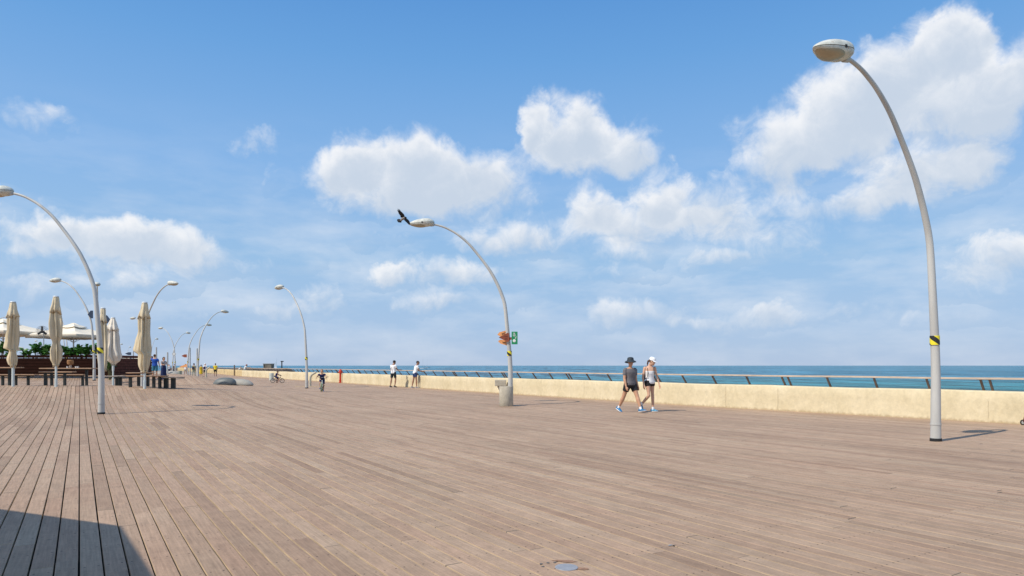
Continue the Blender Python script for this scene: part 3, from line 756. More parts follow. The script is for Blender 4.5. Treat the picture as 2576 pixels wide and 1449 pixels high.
pebble(430, 88, 1.25, .72, STONE2, 'pale mound seat under the crossing lamps', ry=.9)
pebble(400.5, 84, .66, .55, STONE2, 'small pale mound seat between the man in blue and the woman in navy')
pebble(346, 92, .85, .68, STONE2, 'pale mound seat behind the single folded parasol')
pebble(288, 120, 1.15, .75, STONE, 'greyish mound seat at the planter corner')
pebble(312, 126, 1.0, .6, STONE2, 'farthest pale mound seat near the white sunshades')
p = at(453.4, 88); m = MB(); m.cyl((0,0,0), .19, .74, 18, bv=.015); tag(m.build('litter_bin', pm('green_grey_bin', (.22,.26,.22), .6), loc=p, smooth=True, ang=40), 'grey green cylindrical litter bin beside the pale mound', 'bin')
p = at(683, 66); m = MB(); m.cyl((0,0,0), .21, .70, 18, bv=.015); tag(m.build('litter_bin', pm('pale_bin', (.55,.58,.52), .6), loc=p, smooth=True, ang=40), 'pale cylindrical bin behind the small cyclist', 'bin')
# red and white barrier
p = at(316, 128); t = thing('barrier', 'low red and white barrier in front of the white sunshades', 'barrier', p)
m = MB(); m.box((0,0,.18), (1.9,.2,.34)); m.build('rail', pm('barrier_red', (.75,.08,.03), .5), t)
m = MB(); [m.box((x,-.103,.2), (.16,.006,.2)) for x in (-.45,-.1,.25,.6)]; m.build('stripes', pm('sign_white', (.75,.75,.72), .5), t)

# ---- flush things in the near deck
p = at(1425, 4.83, .0035); t = thing('drain_cover', 'round pale metal cover with rusty edge set in the near deck', 'cover', p)
m = MB(); m.cyl((0,0,-.01), .0815, .012, 32, bv=.002); m.build('lid', pm('galvanised', (.34,.34,.35), .5, metal=.2, var=.12, scale=14), t, smooth=True, ang=30)
def stain(pts, name, mat_, loc):
    m = MB(); m.add([(x,y,0) for x, y in pts], [tuple(range(len(pts)))]); return m.build(name, mat_, t, loc=loc)
RS = pm('rust_stain', (.30,.17,.105), .85, var=.3, scale=30)
def blob(cx, cy, rx, ry, rot=0, n=18, j=.25):
    r = random.Random(cx*99+cy); o = []
    for i in range(n):
        a = 2*PI*i/n; k = 1+r.uniform(-j, j); x = rx*k*math.cos(a); y = ry*k*math.sin(a)
        o.append((cx+x*math.cos(rot)-y*math.sin(rot), cy+x*math.sin(rot)+y*math.cos(rot)))
    return o
stain(blob(-.0,.155,.085,.028,-.25), 'rust_stain', RS, (0,0,-.001)); stain(blob(.115,-.03,.04,.03,-.3), 'rust_stain', RS, (0,0,-.001))
for dx, dy in ((-.125,.11),(-.175,.085),(-.075,.12),(-.165,.02)):
    m = MB(); m.cyl((0,0,-.004), .011, .005, 12); m.build('bolt', pm('dull_bolt', (.12,.11,.10), .6), t, loc=(dx,dy,0))
for xd, Y, lab in ((1689, 5.41, 'small crumpled silver scrap on the near planks'),):
    p = at(xd, Y, .004); m = MB(); r = random.Random(4); m.add([(-.03,0,0),(-.01,.012,.006),(.018,.014,.002),(.032,0,.0),(.01,-.01,.007),(-.015,-.012,.002)], [(0,4,1),(1,4,2),(2,4,3),(0,5,4),(5,3,4),(0,1,2,3,5)])
    tag(m.build('foil_scrap', pm('galvanised', (.5,.5,.5)), loc=p), lab, 'litter')
p = at(1205, 9.75, .002)
for xd, Y, rx, rz in ((1330, 5.55, .012, .3), (1478, 5.08, .014, 0), (1240, 7.4, .02, .2)):
    pass

# ================================================================ cafe terrace
ALU = pm('brushed_pole', (.62,.68,.66), .35, metal=.2, var=.06)
def closed_parasol(xd, Y, H, label, prof, mat_, bulge=(), seed=1, tilt=0.0):
    p = at(xd, Y); t = thing('folded_parasol', label, 'parasol', p, group='folded cream cafe parasols')
    r_ = random.Random(seed); ph = r_.random()*6; ph2 = r_.random()*6; ph3 = r_.random()*6
    def ring(z, r, off=0, fold=.26, n=56, zf=0):
        o = []
        for j in range(n):
            a = 2*PI*j/n
            k = (1+fold*(.75*(1-2*abs(math.sin(3.5*a+ph+z*.35)))+.35*math.sin(11*a+ph2-z*.9)+.3*math.sin(3*a+ph3+z*.5)))/(1+.8*fold)
            o.append(Vector((r*k*math.cos(a)+off, r*k*math.sin(a), z+zf*math.sin(5*a+ph2)+zf*.7*math.sin(8*a))))
        return o
    # main skirt, from under the top tier to the ragged hem
    m = MB(); rings = []
    for i in range(len(prof)-1):
        (za, ra, oa), (zb, rb, ob) = prof[i], prof[i+1]
        for k in range(5):
            q = k/5; qq = q*q*(3-2*q)
            rings.append(ring(za+(zb-za)*q, ra+(rb-ra)*qq, oa+(ob-oa)*qq, (.05+.52*min(1, (H-za)/.8))))
    z, r, o = prof[-1]; rings.append(ring(z, r, o, .42, zf=.07)); rings.append(ring(z+.05, r*.7, o, .3, zf=.04))
    m.loft(rings, True); m.build('canopy', mat_, t, smooth=True)
    # top tier, hanging loose over it
    rt = prof[1][1]; zt = prof[0][0]; zh = prof[1][0]
    rings = [ring(zt+.04, .085, 0, .04), ring(zt-.02, .12, 0, .08), ring((zt+zh)/2, rt*.72, prof[1][2]*.4, .22), ring(zh+.12, rt*.95, prof[1][2]*.8, .34), ring(zh-.03, rt*1.10, prof[1][2], .42, zf=.06), ring(zh+.02, rt*.95, prof[1][2], .36, zf=.05)]
    m = MB(); m.loft(rings, True); m.build('top_tier', mat_, t, smooth=True)
    m = MB(); m.cyl((0,0,zt+.03), .115, .035, 18, r2=.10); m.build('finial', pm('white_metal', (.72,.73,.72), .4), t, smooth=True, ang=40)
    m = MB(); m.cyl((0,0,0), .042, zt, 14); m.cyl((0,0,0), .055, 1.05 if seed == 1 else .35, 14); m.build('pole', ALU, t, smooth=True, ang=40)
    # tie cord where the cloth is gathered
    zz, rr, oo = min(prof[2:], key=lambda e: e[1] if e[0] < H-1 else 9)
    m = MB(); pts = ring(zz+.02, rr*1.05, oo, .2, n=20); m.tube(pts+[pts[0]], .012, 5, ref=(0,0,1)); m.build('tie_cord', mat_, t, smooth=True)
    # slim ribs seen below the hem
    m = MB()
    for j in range(4): m.tube([(.06*math.cos(j*1.6+.4), .06*math.sin(j*1.6+.4), 1.3), (.05*math.cos(j*1.6+.4), .05*math.sin(j*1.6+.4), .80)], .011, 5)
    m.build('ribs', pm('white_metal', (.72,.73,.72), .4), t)
    return t
closed_parasol(33, 28.6, 3.6, 'leftmost folded parasol with its cloth sagging to the left', [(3.50,.10,0),(2.92,.22,-.02),(2.5,.22,-.04),(1.95,.26,-.08),(1.62,.27,-.11),(1.50,.13,-.02),(1.15,.20,-.03),(.84,.15,-.01)], CREAM, seed=1)
closed_parasol(141, 28.4, 3.95, 'tallest folded parasol, tied at two thirds of its height', [(3.72,.10,0),(3.12,.23,-.02),(2.6,.265,-.01),(2.15,.265,0),(1.86,.16,0),(1.5,.245,0),(1.2,.235,0),(.90,.12,0)], CREAM, seed=2)
closed_parasol(259.5, 32.5, 3.7, 'folded parasol half hidden behind the left lamp pole', [(3.62,.09,0),(3.0,.17,0),(2.4,.20,0),(1.8,.23,0),(1.4,.22,0),(1.1,.2,0),(.7,.14,0)], CREAM, seed=3)
closed_parasol(284.5, 37, 3.75, 'palest folded parasol with a wide skirt, at the planter corner', [(3.62,.10,0),(2.95,.33,-.02),(2.4,.38,-.02),(1.9,.47,-.04),(1.6,.50,-.02),(1.35,.36,.05),(1.15,.16,.04)], pm('pale_canvas', (.78,.70,.58), .85, var=.07, scale=3), seed=4)
closed_parasol(364, 28.2, 3.65, 'folded parasol standing apart over the low round tables', [(3.52,.10,0),(2.92,.225,-.05),(2.4,.23,-.06),(1.9,.29,-.09),(1.58,.32,-.10),(1.40,.24,.0),(1.0,.23,-.02),(.70,.15,-.02)], CREAM, seed=5)

def open_parasol(X, Y, z0, eave, apex, half, rz, label, val=.26, group='open cream parasols'):
    t = thing('open_parasol', label, 'parasol', (X, Y, z0), rz, group)
    def pt(a, q):                                   # square plan, q: 0 hub .. 1 eave
        c, s = math.cos(a), math.sin(a); k = 1/max(abs(c), abs(s))
        diag = (k-1)/.4142
        sag = -.10*math.sin(PI*q)*(1-diag)
        return Vector((half*k*q*c, half*k*q*s, eave+(apex-eave)*(1-q)**1.12+sag+(.0)))
    n = 32; m = MB(); rings = [[pt(2*PI*j/n+PI/n*0, max(q,.02)) for j in range(n)] for q in (.02,.15,.3,.45,.6,.75,.9,1.0)]
    hem = [v+Vector((0,0,-val+(.02 if (j % 2) else 0))) for j, v in enumerate(rings[-1])]
    m.loft(rings+[hem], False)
    PC = pm('bright_canvas', (.84,.74,.58), .85, var=.05, scale=2)
    o = m.build('canopy', PC, t, smooth=True, ang=35); md = o.modifiers.new('s','SOLIDIFY'); md.thickness = .012
    m = MB(); m.loft([[pt(2*PI*j/n, q)*1+Vector((0,0,.10 if q > .1 else .16)) for j in range(n)] for q in (.02,.12,.24,.30)], False); o = m.build('vent_cap', PC, t, smooth=True, ang=35); md = o.modifiers.new('s','SOLIDIFY'); md.thickness = .012
    WM = pm('white_metal', (.72,.73,.72), .4)
    m = MB(); m.cyl((0,0,0), .05, apex-.05, 14); m.build('pole', WM, t, smooth=True, ang=40)
    m = MB()
    for j in range(8):
        a = 2*PI*j/8+PI/4*0; e = pt(a, .97)-Vector((0,0,.05)); mid = pt(a, .5)-Vector((0,0,.04)); m.tube([(0,0,apex-.12), mid, e], .018, 5); m.tube([(0,0,eave-.55), mid], .016, 5)
    m.build('ribs', WM, t)
    return t
p = at(8, 50.5); open_parasol(p.x, p.y, .75, 3.15, 4.0, 2.45, -.14, 'open cream parasol above the planters at the left edge')
p = at(185, 51.5); open_parasol(p.x, p.y, .75, 2.95, 3.75, 2.1, -.16, 'open cream parasol behind the tallest folded one')
p = at(-40, 56); open_parasol(p.x, p.y, .75, 2.2, 3.0, 2.0, .2, 'low open parasol cut off by the left edge')
for xd, Y, lab in ((296,138,'leftmost of the three small white sunshades by the water'), (321,146,'middle of the three small white sunshades by the water'), (345,140,'rightmost of the three small white sunshades by the water')):
    p = at(xd, Y); open_parasol(p.x, p.y, p.z, 2.55, 3.2, 1.55, .2, lab, .12, 'small white sunshades by the water')

# planters with slatted fronts
DW = pm('dark_stained_wood', (.024,.009,.006), .7, var=.35, scale=4, spec=.04, stretch=(.5,.5,6)); 
A = at(-45, 48); B = at(271, 48)
PZ = .70
t = thing('planter', 'long dark brown slatted planter behind the picnic tables', 'planter', (0,0,0))
m = MB(); H0 = 1.46
L_ = B.x-A.x; cx = (A.x+B.x)/2
for k in range(7): m.bbox((cx, 48, PZ+.02+.105+k*.208), (L_, .03, .185), .006)
m.build('front_slats', DW, t)
m = MB()
for k in range(7): m.bbox((B.x+.02, 51.0, PZ+.02+.105+k*.208), (.03, 6, .185), .006)
m.build('side_slats', pm('lit_side_slats', (.10,.04,.03), .7, var=.3, scale=5, spec=.05), t)  # side slats lighter: sunlight on that face put into the colour
m = MB(); m.box((cx, 48.25, PZ+.6), (L_-.1, .36, 1.1)); m.box((B.x-.25, 51, PZ+.6), (.36, 5.7, 1.1)); m.build('soil_box', pm('dark_box', (.02,.012,.01), .9), t)
for k in range(6):
    m = MB(); m.bbox((A.x+.1+k*(L_-.2)/5, 48.05, PZ+.73), (.09,.07,H0+.02), .006); m.build('upright', DW, t)
LEAF = pm('glossy_leaf', (.055,.16,.03), .4, var=.4, scale=5, spec=.5); STEM = pm('plant_stem', (.10,.09,.04), .8)
def plant(X, Y, z, h, w, n, seed, label, leaf=.40, mat_=LEAF):
    r = random.Random(seed); t = thing('leafy_plant', label, 'plant', (X, Y, z), group='big leaved plants in the planter')
    m = MB(); st = MB(); tips = []
    for k in range(max(3, n//9)):
        a = r.uniform(0, 2*PI); d = r.uniform(0, w*.5); top = Vector((d*math.cos(a), d*.5*math.sin(a), h*r.uniform(.45,.9)))
        st.tube([(top.x*.2, top.y*.2, -.15), top*.6+Vector((0,0,.02)), top], [.014,.011,.007], 5); tips.append(top)
    for i in range(n):
        tp = r.choice(tips); base = tp*r.uniform(.55,1.0)
        a = r.uniform(0, 2*PI); el = r.uniform(-.15, 1.25)
        d = Vector((math.cos(a)*math.cos(el), math.sin(a)*math.cos(el)*.8, math.sin(el))).normalized()
        l = leaf*r.uniform(.65,1.15); s = d.cross(Vector((0,0,1)));
        if s.length < .1: s = Vector((1,0,0))
        s.normalize(); s = (Matrix.Rotation(r.uniform(-.9,.9), 3, d) @ s); nrm = s.cross(d).normalized()
        wd = l*.30; V = []
        for q, ww, dr in ((0,.05,0),(.25,.75,.03),(.5,1,.05),(.78,.7,.0),(1,.03,-.10)):
            c = base+d*(l*q)+nrm*(dr*l*1.2)
            V += [c-s*wd*ww+nrm*.05*l*ww, c, c+s*wd*ww+nrm*.05*l*ww]
        m.add(V, [(3*k+j, 3*k+j+1, 3*k+j+4, 3*k+j+3) for k in range(4) for j in (0,1)])
    m.build('leaves', mat_, t, smooth=True); st.build('stem', STEM, t)
    return t
pz = PZ+1.28
for i, (xd, h, w, n, lab) in enumerate((
    (3,1.0,.7,60,'tall dark plant at the left edge of the planter'), (24,.6,.5,36,'low plant left of the leftmost folded parasol'), (60,.62,.55,22,'sparse low plant right of the leftmost folded parasol'),
    (72,.35,.3,10,'tiny sprig beside the sparse plant'), (92,.92,.75,70,'full pointed plant left of the fan pole'), (103,.5,.6,34,'low spread of leaves at the foot of the fan pole'), (120,.82,.7,60,'plant touching the tallest folded parasol from the left'),
    (166,.72,.8,80,'rounded plant right of the tallest folded parasol'), (176,.5,.6,46,'low bushy plant under the open parasol pole'), (193,.55,.6,36,'light green low plant before the open parasol'),
    (204,.80,.7,70,'dense plant left of the left lamp pole'), (217,.62,.7,56,'middle sized plant between two taller ones by the left lamp'), (233,.95,.8,76,'tallest dark plant against the left lamp pole'))):
    p = at(xd, 48.2); plant(p.x, 48.2, pz, h, w, n, 20+i, lab)
p = at(276, 46.3); plant(p.x, 46.3, .62, 1.9, .75, 190, 77, 'hanging green shrub at the planter corner', leaf=.18, mat_=pm('small_leaf', (.06,.13,.03), .5, var=.4, scale=6))

# standing fan
p = at(109.5, 48.9); t = thing('pedestal_fan', 'black caged fan on a tall pole behind the planter', 'fan', (p.x-.08, p.y, .75))
zc = 1.43+(HOR-834)/F*48.9-.75
GREY = pm('fan_grey', (.12,.12,.12), .5)
m = MB(); m.cyl((.06,0.05,0), .03, zc-.1, 10); m.build('pole', POSTM, t)
m = MB()
for rr in (.40,.32,.24,.12): 
    for yy in (-.10,.06): m.tube([(rr*math.cos(2*PI*j/28), yy+(.4-rr)*.08*(-1 if yy < 0 else 1), zc+rr*math.sin(2*PI*j/28)) for j in range(29)], .007, 4, ref=(0,1,0), cap=False)
for j in range(20):
    a = 2*PI*j/20; m.tube([(.08*math.cos(a), -.14, zc+.08*math.sin(a)), (.39*math.cos(a+.25), -.10, zc+.39*math.sin(a+.25)), (.39*math.cos(a+.25), .06, zc+.39*math.sin(a+.25))], .004, 4)
m.build('cage', GREY, t)
for j in range(3):
    a = PI/2+2*PI*j/3; c = Vector((.2*math.cos(a), -.03, zc+.2*math.sin(a))); m = MB(); m.box(c, (.34,.012,.15), R=Matrix.Rotation(-a, 3, 'Y')); m.build('blade', BLACK, t)
m = MB(); m.tube([(0,-.12,zc),(0,.12,zc)], .07, 12, ref=(0,0,1)); m.build('motor', BLACK, t)

# picnic tables and benches at the crest of the dune
TW = pm('worn_table_wood', (.40,.25,.15), .6, var=.2, scale=5, stretch=(.6,4,1)); DK_ = pm('dark_leg_steel', (.025,.03,.028), .5)
TZ = .60
def slab_table(x0, x1, Y, ztop, legs, label, cat, name, group, depth=.7, zg=None, th=.045, mat_=None, legw=.09):
    a = (x0-1288)/F*Y; b = (x1-1288)/F*Y; c = (a+b)/2
    zg = zdeck(c, Y) if zg is None else zg
    t = thing(name, label, cat, (c, Y, zg), 0, group); h = ztop-zg
    m = MB(); nb = 4
    for k in range(nb):
        yy = -depth/2+depth*(k+.5)/nb; m.bbox((0, yy, h-th/2), (b-a, depth/nb-.012, th), .006)
    m.build('seat' if cat == 'bench' else 'tabletop', mat_ or TW, t)
    for xl in legs:
        X = (xl-1288)/F*Y-c; g = zdeck(X+c, Y)-zg
        m = MB(); m.bbox((X, 0, (h-th+g-.03)/2), (legw, .10, h-th-g+.03), .008); m.build('leg', DK_, t)
    m = MB(); m.box((0,0,h-th-.03), (b-a-.3, .06, .05)); m.build('apron', DK_, t)
    return t
def zt(yd, Y): return CAMH-(yd-HOR)/F*Y
slab_table(-60, 47, 29.6, zt(923.5, 29.6), (-30, 24), 'picnic table cut by the left edge, behind the leftmost folded parasol', 'table', 'picnic_table', 'picnic tables by the planter')
slab_table(111, 241, 30.6, zt(925.6, 30.6), (130, 218), 'picnic table with a basket on it behind the tallest folded parasol', 'table', 'picnic_table', 'picnic tables by the planter')
slab_table(-40, 92, 30.8, zt(941.5, 30.8), (7, 40, 71), 'long bench in front of the planter at the left edge', 'bench', 'bench', 'benches by the picnic tables', depth=.34)
slab_table(96, 214, 31.6, zt(941.5, 31.6), (116, 208), 'long bench behind the table with the basket', 'bench', 'bench', 'benches by the picnic tables', depth=.34)
slab_table(103, 187, 29.4, zt(934.5, 29.4), (114, 163), 'nearer raised bench across the tallest folded parasol pole', 'bench', 'bench', 'benches by the picnic tables', depth=.34)
def oval_top(x0, x1, Y, ztop, legs, label, name, cat, group, depth=.8, mat_=None, wavy=0, lw=.10, th=.05):
    a = (x0-1288)/F*Y; b = (x1-1288)/F*Y; c = (a+b)/2; zg = zdeck(c, Y); h = ztop-zg; rx = (b-a)/2
    t = thing(name, label, cat, (c, Y, zg), 0, group)
    def ring(k, z): return [Vector((rx*k*math.copysign(abs(math.cos(2*PI*j/32))**.7, math.cos(2*PI*j/32)), depth/2*k*math.copysign(abs(math.sin(2*PI*j/32))**.7, math.sin(2*PI*j/32)), z)) for j in range(32)]
    m = MB(); m.loft([ring(.93, h-th), ring(.99, h-th*.5), ring(1, h-.012), ring(.985, h)]); m.build('seat' if cat == 'bench' else 'tabletop', mat_ or TW, t, smooth=True, ang=40)
    for xl in legs:
        X = (xl-1288)/F*Y-c; g = zdeck(X+c, Y)-zg
        m = MB(); m.bbox((X, 0, (h-th+g-.03)/2), (lw, .12, h-th-g+.03), .01); m.build('leg', DK_, t)
    return t
GW = pm('silvered_wood', (.36,.31,.26), .7, var=.18, scale=6, stretch=(.6,4,1))
oval_top(265, 345, 30.2, zt(945.5, 30.2), (294, 303), 'low bench reaching left from the single folded parasol', 'bench', 'bench', 'low benches around the single folded parasol', mat_=GW, depth=.6)
oval_top(322, 384, 29.6, zt(937.0, 29.6), (349, 372), 'low table with rounded ends beside the single folded parasol', 'round_table', 'table', None, mat_=TW, depth=.9)
oval_top(316, 424, 28.7, zt(944.6, 28.7), (328, 387, 402), 'dark bench right of the single folded parasol', 'bench', 'bench', 'low benches around the single folded parasol', mat_=TW, depth=.45, lw=.10)
oval_top(408, 463, 28.9, zt(948, 28.9), (418, 436), 'silvered slab bench with thick black legs, rightmost of the group', 'bench', 'bench', 'low benches around the single folded parasol', mat_=GW, depth=.6, lw=.17)
# basket on the table
p = Vector(((177-1288)/F*30.6, 30.6, zt(925.6, 30.6))); t = thing('basket', 'small brown woven basket standing on the picnic table', 'basket', p)
m = MB(); m.cyl((0,0,0), .05, .14, 12); m.build('stand', pm('pale_ceramic', (.45,.36,.28), .6), t); m = MB(); m.loft([[Vector((r*math.cos(2*PI*j/16), r*math.sin(2*PI*j/16), z)) for j in range(16)] for r, z in ((.09,.14),(.13,.18),(.135,.32),(.11,.36))]); m.build('bowl', pm('wicker', (.30,.15,.06), .8, var=.4, scale=30), t)
for xd, lab in ((169.5,'small white cup left of the basket'), (191,'small white cup right of the basket'), (196,'farther right small white cup on the table')):
    p = Vector(((xd-1288)/F*30.5, 30.5, zt(925.6, 30.5))); m = MB(); m.cyl((0,0,0), .03, .07, 10, r2=.04); tag(m.build('cup', pm('sign_white', (.7,.7,.7)), loc=p), lab, 'cup')

# ================================================================ beyond the wall
p = Vector(((676-1288)/F*220, 220, 0)); t = thing('concrete_hut', 'weathered square concrete hut on the breakwater', 'hut', p)
HC = pm('hut_concrete', (.25,.20,.15), .9, var=.35, scale=.8); 
m = MB(); m.loft([[Vector((x,y,z)) for x, y in ((-1.25,-1.2),(1.15,-1.2),(1.15,1.2),(-1.25,1.2))] for z in (-.3,.4)]+[[Vector((x,y,z)) for x, y in ((-1.3,-1.3),(1.35,-1.3),(1.35,1.3),(-1.3,1.3))] for z in (1.9,)]); m.build('walls', HC, t)
m = MB(); m.bbox((0,0,2.0), (2.85,2.8,.16), .03); m.build('roof_slab', pm('slab_concrete', (.28,.23,.18), .9, var=.2, scale=2), t)
for z in (.55,1.05,1.5):
    m = MB(); m.box((-.98,-1.335,z), (.30,.04,.24)); m.build('opening', BLACK, t)
m = MB(); r = random.Random(9)
xa = (570-1288)/F*215; xb = (742-1288)/F*215
rings = []
for i in range(40):
    X = xa-20+(xb-xa+20)*i/39; tp = .55+r.uniform(-.2,.15); tp = tp if i < 36 else tp-(i-35)*.8
    rings.append([Vector((X, 212+r.uniform(-.5,.5), -4.2)), Vector((X, 216, tp-.9+r.uniform(-.3,.3))), Vector((X, 218, tp)), Vector((X, 224, tp)), Vector((X, 230, -4.2))])
m.loft(rings); tag(m.build('breakwater', pm('dark_rock', (.10,.075,.06), .9, var=.5, scale=.8, bump=1, bscale=2)), 'dark rubble breakwater beyond the railing', 'breakwater')
def boat(xd, Y, L_, hm, label, sail=False):
    X = (xd-1288)/F*Y; t = thing('sailing_boat', label, 'boat', (X, Y, -3.4), .3, 'boats on the sea')
    WH = pm('hull_white', (.8,.8,.8), .4)
    m = MB(); m.loft([[Vector((x,y*w,z)) for y, z in ((-1,.9),(-.6,0),(.6,0),(1,.9))] for x, w in ((-L_/2,L_*.08),(-L_*.3,L_*.13),(L_*.1,L_*.14),(L_*.35,L_*.09),(L_/2,.05))]); m.build('hull', WH, t)
    m = MB(); m.bbox((-.1*L_,0,1.15), (L_*.35,L_*.13,.5), .08); m.build('cabin', WH, t)
    m = MB(); m.cyl((0,0,.8), .07, hm, 8); m.build('mast', POSTM, t)
    if sail: m = MB(); m.prism([(.15,0,hm*.98),(.15,0,1.4),(-L_*.38,0,1.5)], (0,.03,0)); m.build('sail', WH, t)
boat(1064, 900, 13, 15, 'white moored sailing boat right of the leaning man')
boat(1075, 1500, 14, 18, 'smaller sailing boat farther right of the leaning man')
boat(696, 1100, 11, 15, 'sailing boat with a pale sail right of the concrete hut', True)
boat(1700, 5200, 34, 14, 'very distant ship on the open horizon')
p = Vector(((709-1288)/F*260, 260, -3.4)); t = thing('channel_marker', 'dark marker pole in the sea right of the hut', 'marker', p)
m = MB(); m.cyl((0,0,0), .22, 6.6, 8); m.build('pole', BLACK, t); m = MB(); m.box((.1,0,6.4), (1.0,.5,.35)); m.build('lantern', BLACK, t)
# stroller just entering on the right
p = at(2574.5, 16.4); t = thing('stroller', 'dark red pushchair entering at the right picture edge', 'stroller', (p.x, p.y, 0), .1)
DR = pm('dark_red_fabric', (.16,.015,.02), .6)
for (x, y) in ((-.02,0),(.55,0),(-.02,-.4),(.55,-.4)):
    m = MB(); R_ = .066 if x < .1 else .10
    m.tube([(x+(R_-.014)*math.cos(2*PI*j/24), y, R_+(R_-.014)*math.sin(2*PI*j/24)) for j in range(25)], .014, 8, ref=(0,1,0), cap=False)
    w_ = m.build('wheel', BLACK, t, smooth=True); m = MB(); m.tube([(x,y-.008,R_),(x,y+.008,R_)], R_*.72, 16, ref=(0,0,1)); m.build('rim', pm('rim_grey', (.55,.58,.56), .4), w_)
m = MB(); m.tube([(-.0,0,.07),(.02,-.02,.20),(.25,-.05,.5),(.75,-.05,1.0)], .018, 8); m.tube([(-.0,-.4,.07),(.02,-.38,.20),(.25,-.35,.5),(.75,-.35,1.0)], .018, 8); m.tube([(.75,-.05,1.0),(.75,-.35,1.0)], .02, 8); m.tube([(.55,0,.1),(.15,-.05,.42)], .015, 8); m.tube([(.55,-.4,.1),(.15,-.35,.42)], .015, 8); m.build('frame', DR, t, smooth=True)
m = MB(); m.bbox((.05,-.2,.20), (.10,.36,.14), .03); m.bbox((.28,-.2,.42), (.40,.36,.16), .05); m.bbox((.5,-.2,.66), (.12,.36,.45), .05); m.build('seat', DR, t, smooth=True, ang=30)

# crow flying beside the middle lamp head
def crow():
    Y = 24.2; s = 1/(2560/Y)
    def W(px, py, dy=0): return Vector(((px-1920)*s, Y+dy, CAMH+(HOR*1.4907-py)*s))
    o = W(1510, 820); t = thing('crow', 'black and grey crow flying at the tip of the middle lamp head', 'bird', o)
    def q(px, py, dy=0): return W(px, py, dy)-o
    BK = pm('crow_black', (.012,.012,.016), .5, var=.3, scale=20); GR = pm('crow_grey', (.26,.22,.19), .7, var=.2, scale=20)
    m = MB(); m.tube([q(1500,827,.02), q(1504,825), q(1509,821), q(1515,818,-.02), q(1519,817,-.03)], [.012,.035,.05,.045,.03], 12); m.build('body', GR, t, smooth=True)
    m = MB(); m.tube([q(1518,818,-.03), q(1521,816,-.04), q(1523.5,817,-.05), q(1525,819,-.05)], [.03,.034,.024,.008], 10); m.tube([q(1524,818,-.05), q(1528,820,-.06)], [.012,.003], 6); m.build('head', BK, t, smooth=True)
    def slab(poly, th, name, mat_=BK):
        m = MB(); m.prism(poly, (0, th, 0)); return m.build(name, mat_, t)
    # wings: arm, trailing vanes and separate finger feathers
    up = [q(1518,818), q(1517.5,808,-.06), q(1515,804,-.08), q(1510,799,-.11), q(1505,795,-.14), q(1503,794,-.15), q(1495,797,-.14), q(1497,803,-.11), q(1500,808,-.08), q(1503,811,-.05), q(1501,814,-.03), q(1506,816)]
    slab(up, .012, 'wing')
    w_ = [c for c in t.children if c.name.startswith('wing')][-1]
    for (ax, ay, bx, by) in ((1496,797,1492,790),(1498,796,1494.5,786),(1500,795.5,1498,788),(1502,795,1501,788.5),(1503.5,795,1504,792)):
        m = MB(); a = q(ax,ay,-.14); b = q(bx,by,-.17); d = (b-a).normalized(); n = Vector((d.z,0,-d.x))*.011
        m.prism([a-n*1.3, a+n*1.3, b+n*.5, b-n*.3], (0,.006,0)); m.build('feather', BK, w_)
    dn = [q(1513,818), q(1518,816,.03), q(1524,818,.05), q(1530,822,.08), q(1534,828,.10), q(1536,834,.11), q(1534,838,.11), q(1529,838,.10), q(1523,832,.07), q(1516,826,.03)]
    slab(dn, .012, 'wing')
    w_ = [c for c in t.children if c.name.startswith('wing')][-1]
    for (ax, ay, bx, by) in ((1535,834,1535.5,842),(1533,837,1532.5,841),(1530,837,1529.5,839.5)):
        m = MB(); a = q(ax,ay,.10); b = q(bx,by,.12); d = (b-a).normalized(); n = Vector((d.z,0,-d.x))*.011
        m.prism([a-n, a+n, b+n*.4, b-n*.3], (0,.006,0)); m.build('feather', BK, w_)
    slab([q(1503,822), q(1494,820,.03), q(1488,822,.04), q(1488.5,828,.04), q(1493,833,.04), q(1504,834,.03), q(1506,829), q(1506,825)], .012, 'tail')
crow()
# ================================================================ people
SK = pm('warm_skin', (.56,.31,.19), .55, var=.06, scale=12); SK2 = pm('fair_skin', (.62,.37,.25), .55, var=.06, scale=12); SK3 = pm('tan_skin', (.36,.19,.12), .55, var=.06, scale=12)  # three skin tones, each an even colour of its own
EYE = pm('eye_dark', (.03,.02,.02), .3); LIP = pm('lip', (.36,.13,.11), .5)
def cloth(name, col, var=.08, rough=.85): return pm(name, col, rough, var=var, scale=9, bump=.25, bscale=14)
def rotY(v, a):                                        # + a tips forward (towards +X)
    return Vector((v.x*math.cos(a)+v.z*math.sin(a), v.y, -v.x*math.sin(a)+v.z*math.cos(a)))
def ringf(c, ax, ay, rx, ry, n=16, p=1.0):
    out = []
    for j in range(n):
        a = 2*PI*j/n; ca, sa = math.cos(a), math.sin(a)
        out.append(c+ax*(rx*math.copysign(abs(ca)**p, ca))+ay*(ry*math.copysign(abs(sa)**p, sa)))
    return out
